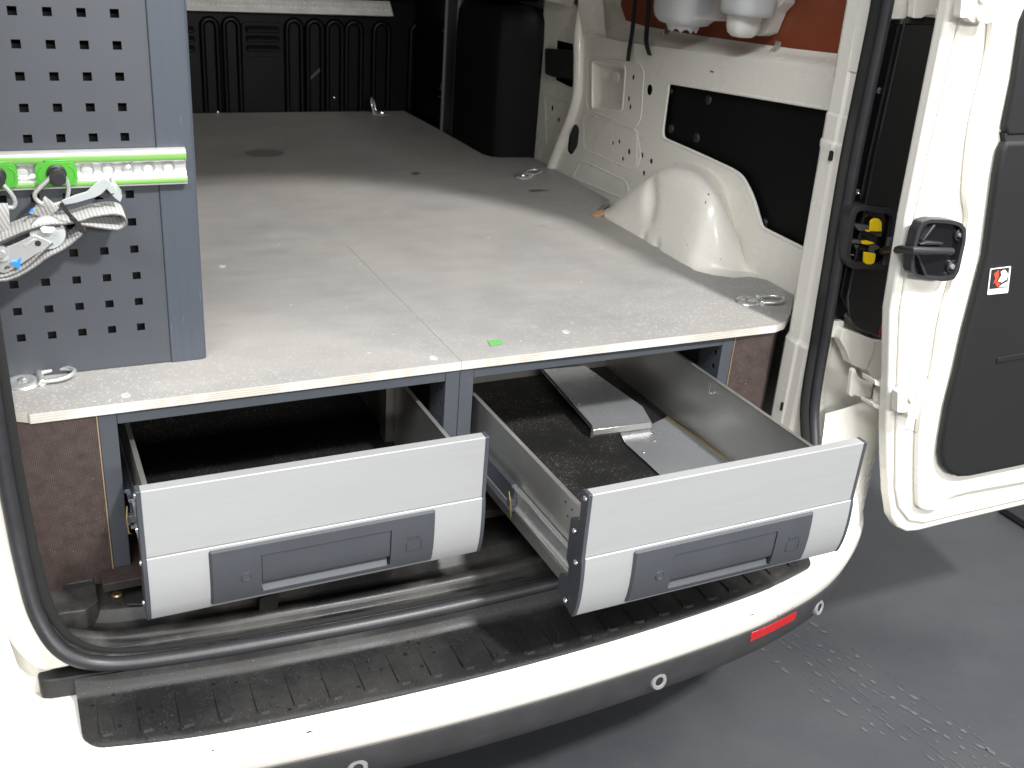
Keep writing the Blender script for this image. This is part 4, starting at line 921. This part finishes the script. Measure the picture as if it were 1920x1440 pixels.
    # embossed maker mark: small lettering over an open square
    def bar(xa, xb, za, zb2): MB().add([hp(xa, za, .0042), hp(xb, za, .0042), hp(xb, zb2, .0042), hp(xa, zb2, .0042), hp(xa, za, .0047), hp(xb, za, .0047), hp(xb, zb2, .0047), hp(xa, zb2, .0047)], [(4,5,6,7),(0,1,5,4),(1,2,6,5),(2,3,7,6),(3,0,4,7)]).build('emblem_bar', m_greyd, plate, smooth=0)
    bar(.1085, .1305, -.1862, -.1854); bar(.1085, .1092, -.1854, -.1700); bar(.1298, .1305, -.1854, -.1700)
    cu = bpy.data.curves.new('emblem_text', 'FONT'); cu.body = 'bott'; cu.size = .0092; cu.extrude = .0004; cu.align_x = 'CENTER'; cu.resolution_u = 2; cu.offset = .00018
    tmp = bpy.data.objects.new('emblem_tmp', cu); col.objects.link(tmp); dg = bpy.context.evaluated_depsgraph_get(); dg.update()
    me = bpy.data.meshes.new_from_object(tmp.evaluated_get(dg)); bpy.data.objects.remove(tmp); bpy.data.curves.remove(cu)
    me.transform(Matrix.Translation(hp(.1195, -.1672, .0043)) @ Matrix.Rotation(R(90), 4, 'X') @ Matrix.Diagonal((1.22, 1, 1, 1))); me.materials.clear(); me.materials.append(m_greyd)
    link('emblem_lettering', me, plate, 0)
    # box
    SX = .2075
    for s in (-1, 1):
        w = MB().box(cx+min(s*SX, s*(SX-.0025)), cx+max(s*SX, s*(SX-.0025)), yf+.0154, yf+depth, -.2060, -.0800)
        w.box(cx+min(s*(SX+.0005), s*(SX-.0060)), cx+max(s*(SX+.0005), s*(SX-.0060)), yf+.0154, yf+depth, -.0800, -.0785)
        wl = w.build('side_wall', m_alus, t, bevel=.0005)
        for a, b in ((.045, -.0955), (.062, -.0940), (.080, -.0925), (.052, -.110), (.070, -.1085)):
            MB().lathe(P(s*(SX+.0002), a, b), (s, 0, 0), [(0, .0004), (.0014, .0004), (.0016, 0)], 10).build('rivet_hole', m_gap, wl)
    MB().box(cx-SX, cx+SX, yf+depth, yf+depth+.002, -.206, -.080).build('back_wall', m_alus, t)
    MB().box(cx-SX+.003, cx+SX-.003, yf+.0156, yf+depth-.001, -.2055, -.2010).build('floor_mat', m_mat, t)
    MB().box(cx-SX, cx+SX, yf+.0156, yf+depth, -.2085, -.2060).build('bottom_sheet', m_alus, t)
    # telescopic slides
    for s in (-1, 1):
        X0 = SX+.0012
        def slide(y0, y1, z0, z1, x0, x1, name, m):
            pr = [(x0, z1), (x1, z1), (x1, z1-.004), (x0+.003, z1-.006), (x0+.003, z0+.006), (x1, z0+.004), (x1, z0), (x0, z0)]
            return MB().loft([[Vector((cx+s*a, y, b)) for a, b in pr] for y in (y0, y1)]).build(name, m, t, bevel=.0004)
        sl = slide(yf+.030, yf+.52, -.1785, -.1430, X0, X0+.0075, 'slide_rail', m_zinc)
        slide(max(yf+.16, -.14+.0), yf+.60, -.1835, -.1375, X0+.0035, X0+.0120, 'slide_rail', m_slide)
        slide(.006, .66, -.1880, -.1330, X0+.0065, X0+.0150, 'slide_rail', m_slide)
        MB().box(cx+min(s*X0, s*(X0+.003)), cx+max(s*X0, s*(X0+.003)), yf+.03, yf+.5, -.206, -.186).build('lower_rail', m_alus, t, bevel=.0005)
        ys = max(yf+.16, -.14)
        MB().box(cx+min(s*(X0+.004), s*(X0+.0155)), cx+max(s*(X0+.004), s*(X0+.0155)), ys-.004, ys+.006, -.172, -.160).build('slide_catch', m_lever, sl, bevel=.0015)
        MB().tube([Vector((cx+s*(X0+.014), ys+.004, -.150)), Vector((cx+s*(X0+.017), ys-.010, -.160)), Vector((cx+s*(X0+.016), ys-.012, -.182)), Vector((cx+s*(X0+.012), ys-.004, -.188))], .0011, 6).build('slide_catch', m_brass, sl)
    return t
dl = drawer(-.2535, -.1725, 'left drawer pulled a little way out, silver front with grey handle')
dr_ = drawer(.2483, -.3481, 'right drawer pulled far out showing its black mat and loose metal plates')
# aluminium angle standing in the left drawer and wire clips on the walls
p0, p1 = pt(735, 735, x=-.052), pt(737, 826, x=-.052)
MB().box(-.062, -.0485, p0.y-.002, p0.y+.030, -.201, -.082).build('corner_angle', m_alus, dl, bevel=.001)
for par, x, y, z in ((dl, -.0490, -.075, -.112), (dr_, .4520, -.205, -.140), (dr_, .4520, -.02, -.105)):
    MB().tube([(x, y-.003, z), (x-.004, y-.003, z), (x-.005, y-.003, z+.004), (x-.005, y-.003, z+.016), (x-.004, y+.004, z+.018), (x-.004, y+.004, z+.010)], .0009, 6).build('wire_clip', m_screw, par)
# loose metal plates in the right drawer
def zz(u, v, z): return pt(u, v, z=z)
zt = -.183
t = thing('metal_tray', zz(1110, 760, -.2), 'folded scuffed metal tray lying deeper in the right drawer', 'metal plate')
a, b, c_, d_ = zz(1014, 693, zt), zz(1112, 806, zt), zz(1222, 792, zt), zz(1096, 685, zt)
cut = c_+(d_-c_)*.16
MB().prism([a, b, c_, zz(1205, 762, zt), d_], (0, 0, -.0018)).build('deck', m_alud, t, bevel=.0005)
MB().prism([a, b, b+Vector((-.003, 0, .009)), a+Vector((-.003, 0, .009))], (.0016, 0, 0)).build('left_flange', m_alus, t)
MB().prism([b, c_, c_+Vector((0, -.002, -.010)), b+Vector((0, -.002, -.010))], (0, .0016, 0)).build('front_flange', m_alus, t, bevel=.0005)
MB().prism([b+Vector((.0, .004, -.002)), c_+Vector((0, .004, -.002)), c_+Vector((0, .004, -.017)), b+Vector((0, .004, -.017))], (0, .002, 0)).build('support', m_alud, t)
for u, v in ((1045, 722), (1062, 715), (1085, 757), (1170, 745), (1120, 708)):
    MB().lathe(zz(u, v, zt+.0003), (0, 0, 1), [(0, .0008), (.0018, .0006), (.0022, 0)], 10).build('rivet', m_screw, t)
zt = -.197
q = [zz(u, v, zt) for u, v in ((1160, 806), (1222, 795), (1253, 780), (1372, 864), (1395, 880), (1262, 930), (1248, 900), (1212, 866), (1172, 830))]
t = thing('metal_plate', zz(1280, 850, -.2), 'flat scratched metal plate leaning out from under the tray', 'metal plate')
MB().prism(roundpoly(q, [.003, 0, 0, 0, 0, 0, .006, .006, .006]), (0, 0, -.0015)).build('sheet', m_alud, t, bevel=.0004)
MB().tube([zz(1251, 781, zt+.001), zz(1370, 865, zt+.001)], .0018, 8).build('folded_edge', m_brass, t)
MB().tube([zz(1262, 783, zt+.001), zz(1385, 868, zt+.001)], .0014, 8).build('folded_edge', m_alus, t)
for u, v in ((1222, 812), (1208, 848), (1228, 826)): MB().lathe(zz(u, v, zt+.0003), (0, 0, 1), [(0, .0010), (.0022, .0006), (.0026, 0)], 10).build('rivet', m_screw, t)
MB().lathe(zz(1224, 813, zt), (0, 0, 1), [(0, .0010), (.0020, .0006), (.0022, 0)], 10).build('red_dot', m_red, t)

# ================================================================ PERFORATED SHELF END PANEL (left)
PY = .107
unit = thing('shelf_unit', (-.52, .3, 0), 'anthracite shelf end panel with square perforations standing on the left board', 'shelf unit')
xs = [-.70]; zs = [.0015]
for c in [-.5382-.0368*3+.0368*k for k in range(7)]: xs += [c-.0051, c+.0051]
xs += [-.3922]
for k in range(24): zs += [.0568+.0365*k-.0051, .0568+.0365*k+.0051]
zs += [.95]
mb = MB(); nz = len(zs)
for d in (0, .0015): mb.v += [Vector((x, PY+d, z)) for x in xs for z in zs]
N = len(xs)*nz; hole_ = lambda i, j: i % 2 == 1 and j % 2 == 1
for i in range(len(xs)-1):
    for j in range(nz-1):
        q = (i*nz+j, (i+1)*nz+j, (i+1)*nz+j+1, i*nz+j+1)
        if not hole_(i, j): mb.f += [q, tuple(N+k for k in reversed(q))]
        else: mb.f += [(q[k], q[(k+1) % 4], N+q[(k+1) % 4], N+q[k]) for k in range(4)]
mb.build('perforated_sheet', m_grey, unit, smooth=0)
m_prof = mat('blue grey profile', (.050, .059, .074), .40, var=.06, vscale=20, stretch=(30, 30, 1), bump=.06, bscale=600)
nt = NT(m_prof); sc = nt.rng(nt.noise(30, 3, .6, nt.scaled((9, 9, .35))), .66, .74); fl_ = nt.rng(nt.noise(14, 3), .45, .6)
nt.set('Base Color', nt.mix(nt.mul(nt.mul(sc, fl_), .35), (.050, .059, .074), (.42, .46, .50)))
pr_ = [(-.3917, PY+.012), (-.3917, PY-.001), (-.3905, PY-.0022), (-.3785, PY-.0022), (-.3780, PY-.0021), (-.3775, PY-.0022), (-.3655, PY-.0022), (-.3650, PY-.0021), (-.3645, PY-.0022), (-.3535, PY-.0022), (-.3475, PY-.0010), (-.3440, PY+.0025), (-.3435, PY+.006), (-.3435, PY+.035), (-.3917, PY+.035)]
MB().loft([[Vector((x, y, z)) for x, y in pr_] for z in (.0008, .95)]).build('edge_profile', m_prof, unit, smooth=25)
MB().box(-.70, -.40, PY+.028, .50, .002, .94).build('dark_shelf_backing', m_shade, unit)  # near-black box behind the perforations; cavity shade put into its colour

# lashing rail screwed to the panel
def rl(cx_, cy_, y): return pt(cx_/4.923, 270+cy_/4.923, y=y)
r0, r1 = rl(1712, 40, .093), rl(1750, 375, .093)
ztop = (rl(1712, 40, .093).z+rl(0, 90, .093).z)/2; zbot = (rl(1750, 375, .093).z+rl(0, 448, .093).z)/2; H = ztop-zbot
rail = thing('lashing_rail', (-.5, PY, zbot), 'aluminium lashing rail with two green stripes across the perforated panel', 'rail')
XR = r1.x-.002; XL = -.69
f = lambda k: ztop-H*k
def strip_(prof, name, m, bev=.0004, x1=XR): MB().loft([[Vector((x, y, z)) for y, z in prof] for x in (XL, x1)]).build(name, m, rail, smooth=40, bevel=bev)
strip_([(PY-.003, f(0)), (.098, f(0)), (.0945, f(.03)), (.0930, f(.06)), (.0935, f(.085)), (.0928, f(.10)), (.0925, f(.30)), (.0935, f(.32)), (.0985, f(.36)), (.1005, f(.45)), (.1005, f(.62)), (.0985, f(.71)), (.0935, f(.745)), (.0925, f(.76)), (.0928, f(.93)), (.0935, f(.97)), (.098, f(1)), (PY-.003, f(1))], 'track', m_railalu)
strip_([(.0927, f(.105)), (.0915, f(.13)), (.0912, f(.20)), (.0916, f(.27)), (.0924, f(.295)), (.094, f(.295)), (.094, f(.105))], 'green_stripe', m_green)
strip_([(.0924, f(.765)), (.0916, f(.79)), (.0912, f(.85)), (.0916, f(.90)), (.0927, f(.925)), (.094, f(.925)), (.094, f(.765))], 'green_stripe', m_green)
zc = f(.53)
for cx_ in (30, 215, 620, 810, 1000, 1185, 1370, 1555, 1715):
    c = rl(cx_, 300-cx_*.045, .100); c = Vector((c.x, .1003, zc))
    if c.x > XR-.002: continue
    MB().lathe(c, (0, -1, 0), [(.0062, .0), (.0066, .0022), (.0076, .0026), (.0084, .0010), (.0086, 0)], 28).build('socket_ring', m_zinc, rail)
    MB().lathe(c, (0, -1, 0), [(0, .0012 if cx_ != 1185 else .0030), (.0030, .0010 if cx_ != 1185 else .0024), (.0061, .0001)], 24).build('socket_plug', m_clear if cx_ != 1185 else m_zinc, rail)

# green stud fittings with black knobs
def stud(cx_, label):
    c = rl(cx_, 285, .0975); c = Vector((c.x, .0925, f(.53)))
    t = thing('stud_fitting', (c.x, PY, c.z), label, 'stud fitting', 'green stud fittings')
    MB().plate([tuple(p) for p in rrect(c.x-.0235, c.x+.0235, c.z-.0150, c.z+.0135, .008, 6)], [], lambda a, b: (a, .0860, b), (0, .012, 0)).build('green_body', m_greenp, t, bevel=.0015, seg=3)
    for s in (-1, 1):
        arc_ = [Vector((c.x+s*(.0125+.0085*math.cos(a)), .0862, c.z-.001+.0105*math.sin(a))) for a in [R(k) for k in range(-70, 71, 14)]]
        MB().tube(arc_, .0010, 6).build('grip_ridge', m_greenp, t, smooth=80)
    MB().box(c.x-.012, c.x+.012, .087, .098, c.z+.0115, c.z+.0165).build('latch_tab', m_greenp, t, bevel=.001)
    MB().lathe((c.x, .0862, c.z), (0, -1, 0), [(.0115, 0), (.0115, .002), (.0088, .003), (.0082, .008), (.0086, .016), (.0095, .0185), (.0095, .0240), (.0085, .0255), (.002, .0262), (0, .0258)], 32).build('knob', m_knob, t, smooth=40)
    return c
k1 = stud(518, 'green rail fitting with black knob carrying the ratchet strap')
k0 = stud(-40, 'green rail fitting cut by the left edge of the picture')
# the ratchet strap hanging from the knob
def sw(L, y): return [rl(a, b, y) for a, b in L]
YF = .048
strap = thing('ratchet_strap', rl(500, 800, .07), 'bundled grey webbing ratchet strap hanging by its wire triangle from the rail', 'ratchet strap')
tri = spline(sw([(505, 262), (455, 320), (395, 375), (330, 445), (322, 490), (350, 525), (395, 552)], .066)+sw([(480, 560), (560, 545)], .070)+sw([(612, 520), (630, 450), (632, 395), (605, 325), (560, 268)], .068), 5)
MB().tube(tri, .0027, 10, True).build('wire_triangle', m_zinc, strap, smooth=80)
def web(L, y, w, name='webbing', th=.0022, par=strap, edge=True):
    p = spline(sw(L, y), 5); o = MB().ribbon(p, (0, w, .004), th).build(name, m_web, par, smooth=70)
    if edge: MB().tube([q+Vector((0, -.0003, 0)) for q in p], .0011, 6).build('edge_thread', m_webedge, o, smooth=80)
    return o
# sewn end through the triangle
MB().loft([[Vector((p.x, p.y, p.z)) for p in sw(L, y)] for L, y in (([(398, 500), (415, 480), (545, 585), (530, 610)], .060), ([(385, 560), (420, 545), (520, 610), (490, 640)], .066), ([(270, 640), (330, 560), (470, 640), (430, 680)], .072))], True, True).build('sewn_end', m_web, strap, smooth=60)
MB().prism(sw([(268, 632), (290, 600), (318, 590), (300, 620), (275, 640)], .060), (0, .002, 0)).build('blue_tag', m_blue, strap)
web([(-60, 935), (0, 905), (150, 838), (300, 780), (450, 748), (640, 735), (740, 712), (870, 672), (1000, 652), (1080, 650), (1140, 672), (1168, 720), (1140, 770), (1080, 790), (950, 778), (820, 757), (720, 742)], YF, .040)
web([(-60, 955), (0, 925), (150, 856), (300, 796), (430, 770), (560, 760)], YF+.004, .034, edge=True)
web([(-60, 1240), (20, 1232), (100, 1210), (200, 1165), (280, 1108), (380, 1010), (450, 945), (490, 915)], YF+.002, .026)
web([(-60, 1268), (40, 1262), (110, 1245), (220, 1195), (340, 1120), (450, 1040), (560, 985), (660, 920), (740, 850)], YF-.002, .034)
web([(500, 985), (600, 960), (690, 895), (760, 835), (790, 800)], YF+.006, .024)
# ratchet: side plates, drum disc, lever
rat = MB().prism(roundpoly(sw([(-60, 985), (0, 975), (150, 915), (315, 838), (420, 880), (485, 915), (430, 960), (330, 1020), (180, 1120), (60, 1190), (20, 1190), (-60, 1160)], YF+.004), .002), (0, .0025, 0)).build('ratchet_plate', m_zinc, strap, bevel=.0006)
MB().prism(sw([(-60, 985), (150, 915), (315, 838), (350, 860), (-60, 1040)], YF+.034), (0, .0025, 0)).build('ratchet_plate', m_zinc, strap, bevel=.0006)
c = rl(440, 818, YF+.008); MB().lathe(c, (0, -1, .1), [(0, .0035), (.007, .0035), (.009, .0022), (.0195, .0020), (.0205, .0005), (.0205, -.004)], 40).build('drum_disc', m_zincw, strap)
MB().prism(sw([(368, 780), (400, 762), (500, 768), (512, 790), (470, 825), (395, 820)], YF-.0030), (0, .001, 0)).build('drum_axle', m_white, strap, bevel=.0005)
MB().prism(sw([(425, 820), (440, 850), (462, 858), (452, 842), (440, 820)], YF+.0030), (0, .0015, 0)).build('spring_end', m_zinc, strap)
for L in ([(218, 930), (330, 870), (340, 880), (232, 950)],): MB().prism(sw(L, YF+.003), (0, .003, 0)).build('plate_slot', m_zincw, strap, bevel=.0004)
MB().lathe(rl(350, 918, YF+.0036), (0, -1, 0), [(0, .0004), (.0033, .0004), (.0036, 0)], 16).build('plate_hole', m_gap, strap)
MB().lathe(rl(15, 1010, YF+.003), (0, -1, 0), [(0, .006), (.004, .006), (.0052, .0035), (.0095, .003), (.010, 0)], 12).build('axle_nut', m_zinc, strap, smooth=20)
MB().prism(sw([(95, 1098), (150, 1082), (155, 1092), (198, 1052), (180, 1158), (150, 1140)], YF), (0, .004, 0)).build('blue_tab', m_blue, strap, bevel=.0004)
MB().tube(sw([(50, 1155), (55, 1140), (75, 1135), (92, 1142)], YF+.002), .0009, 6).build('spring_end', m_gap, strap)
lev = MB().prism(roundpoly(sw([(560, 540), (572, 520), (700, 470), (800, 440), (870, 375), (960, 312), (1035, 362), (985, 415), (930, 470), (880, 492), (700, 545), (600, 562)], .058), .002), (0, .0022, 0)).build('lever', m_zincw, strap, bevel=.0005)
MB().prism(sw([(1035, 362), (1130, 485), (1112, 538), (1060, 500), (985, 415)], .058), (.001, .016, .004)).build('lever_side', m_zincw, strap, bevel=.0005)
MB().prism(sw([(918, 488), (968, 440), (1000, 468), (1055, 455), (1005, 500), (960, 500)], .0572), (0, .001, 0)).build('lever_notch', m_gap, strap)
for L in ([(800, 705), (905, 690), (880, 720), (800, 725)], [(920, 690), (945, 715), (935, 722)]): MB().prism(sw(L, .075), (0, .002, 0)).build('lever_end', m_zincw, strap)
# cable tie
tie = spline(sw([(543, 552), (575, 600), (615, 655), (660, 700), (720, 765), (768, 835)], YF-.006), 5)
MB().ribbon(tie, (.0045, 0, .0020), .0016).build('cable_tie', m_tie, strap, smooth=60)
MB().prism(sw([(636, 690), (672, 668), (700, 702), (662, 724)], YF-.0085), (0, .004, 0)).build('tie_head', m_tie, strap, bevel=.0008)
# neighbouring strap end at the picture edge
st2 = thing('strap_end', rl(20, 640, .07), 'grey webbing end on a wire triangle at the left picture edge', 'strap end')
MB().tube(spline(sw([(-60, 300), (0, 350), (60, 410), (110, 470), (140, 535), (120, 580), (70, 583), (-60, 575)], .064), 5), .0027, 10).build('wire_triangle', m_zinc, st2, smooth=80)
MB().loft([[Vector((p.x, p.y, p.z)) for p in sw(L, y)] for L, y in (([(-60, 545), (70, 545), (78, 575), (-60, 580)], .058), ([(-60, 600), (82, 596), (92, 740), (-60, 760)], .062), ([(-60, 790), (40, 770), (60, 830), (-60, 850)], .074))], True, True).build('webbing', m_web, st2, smooth=60)
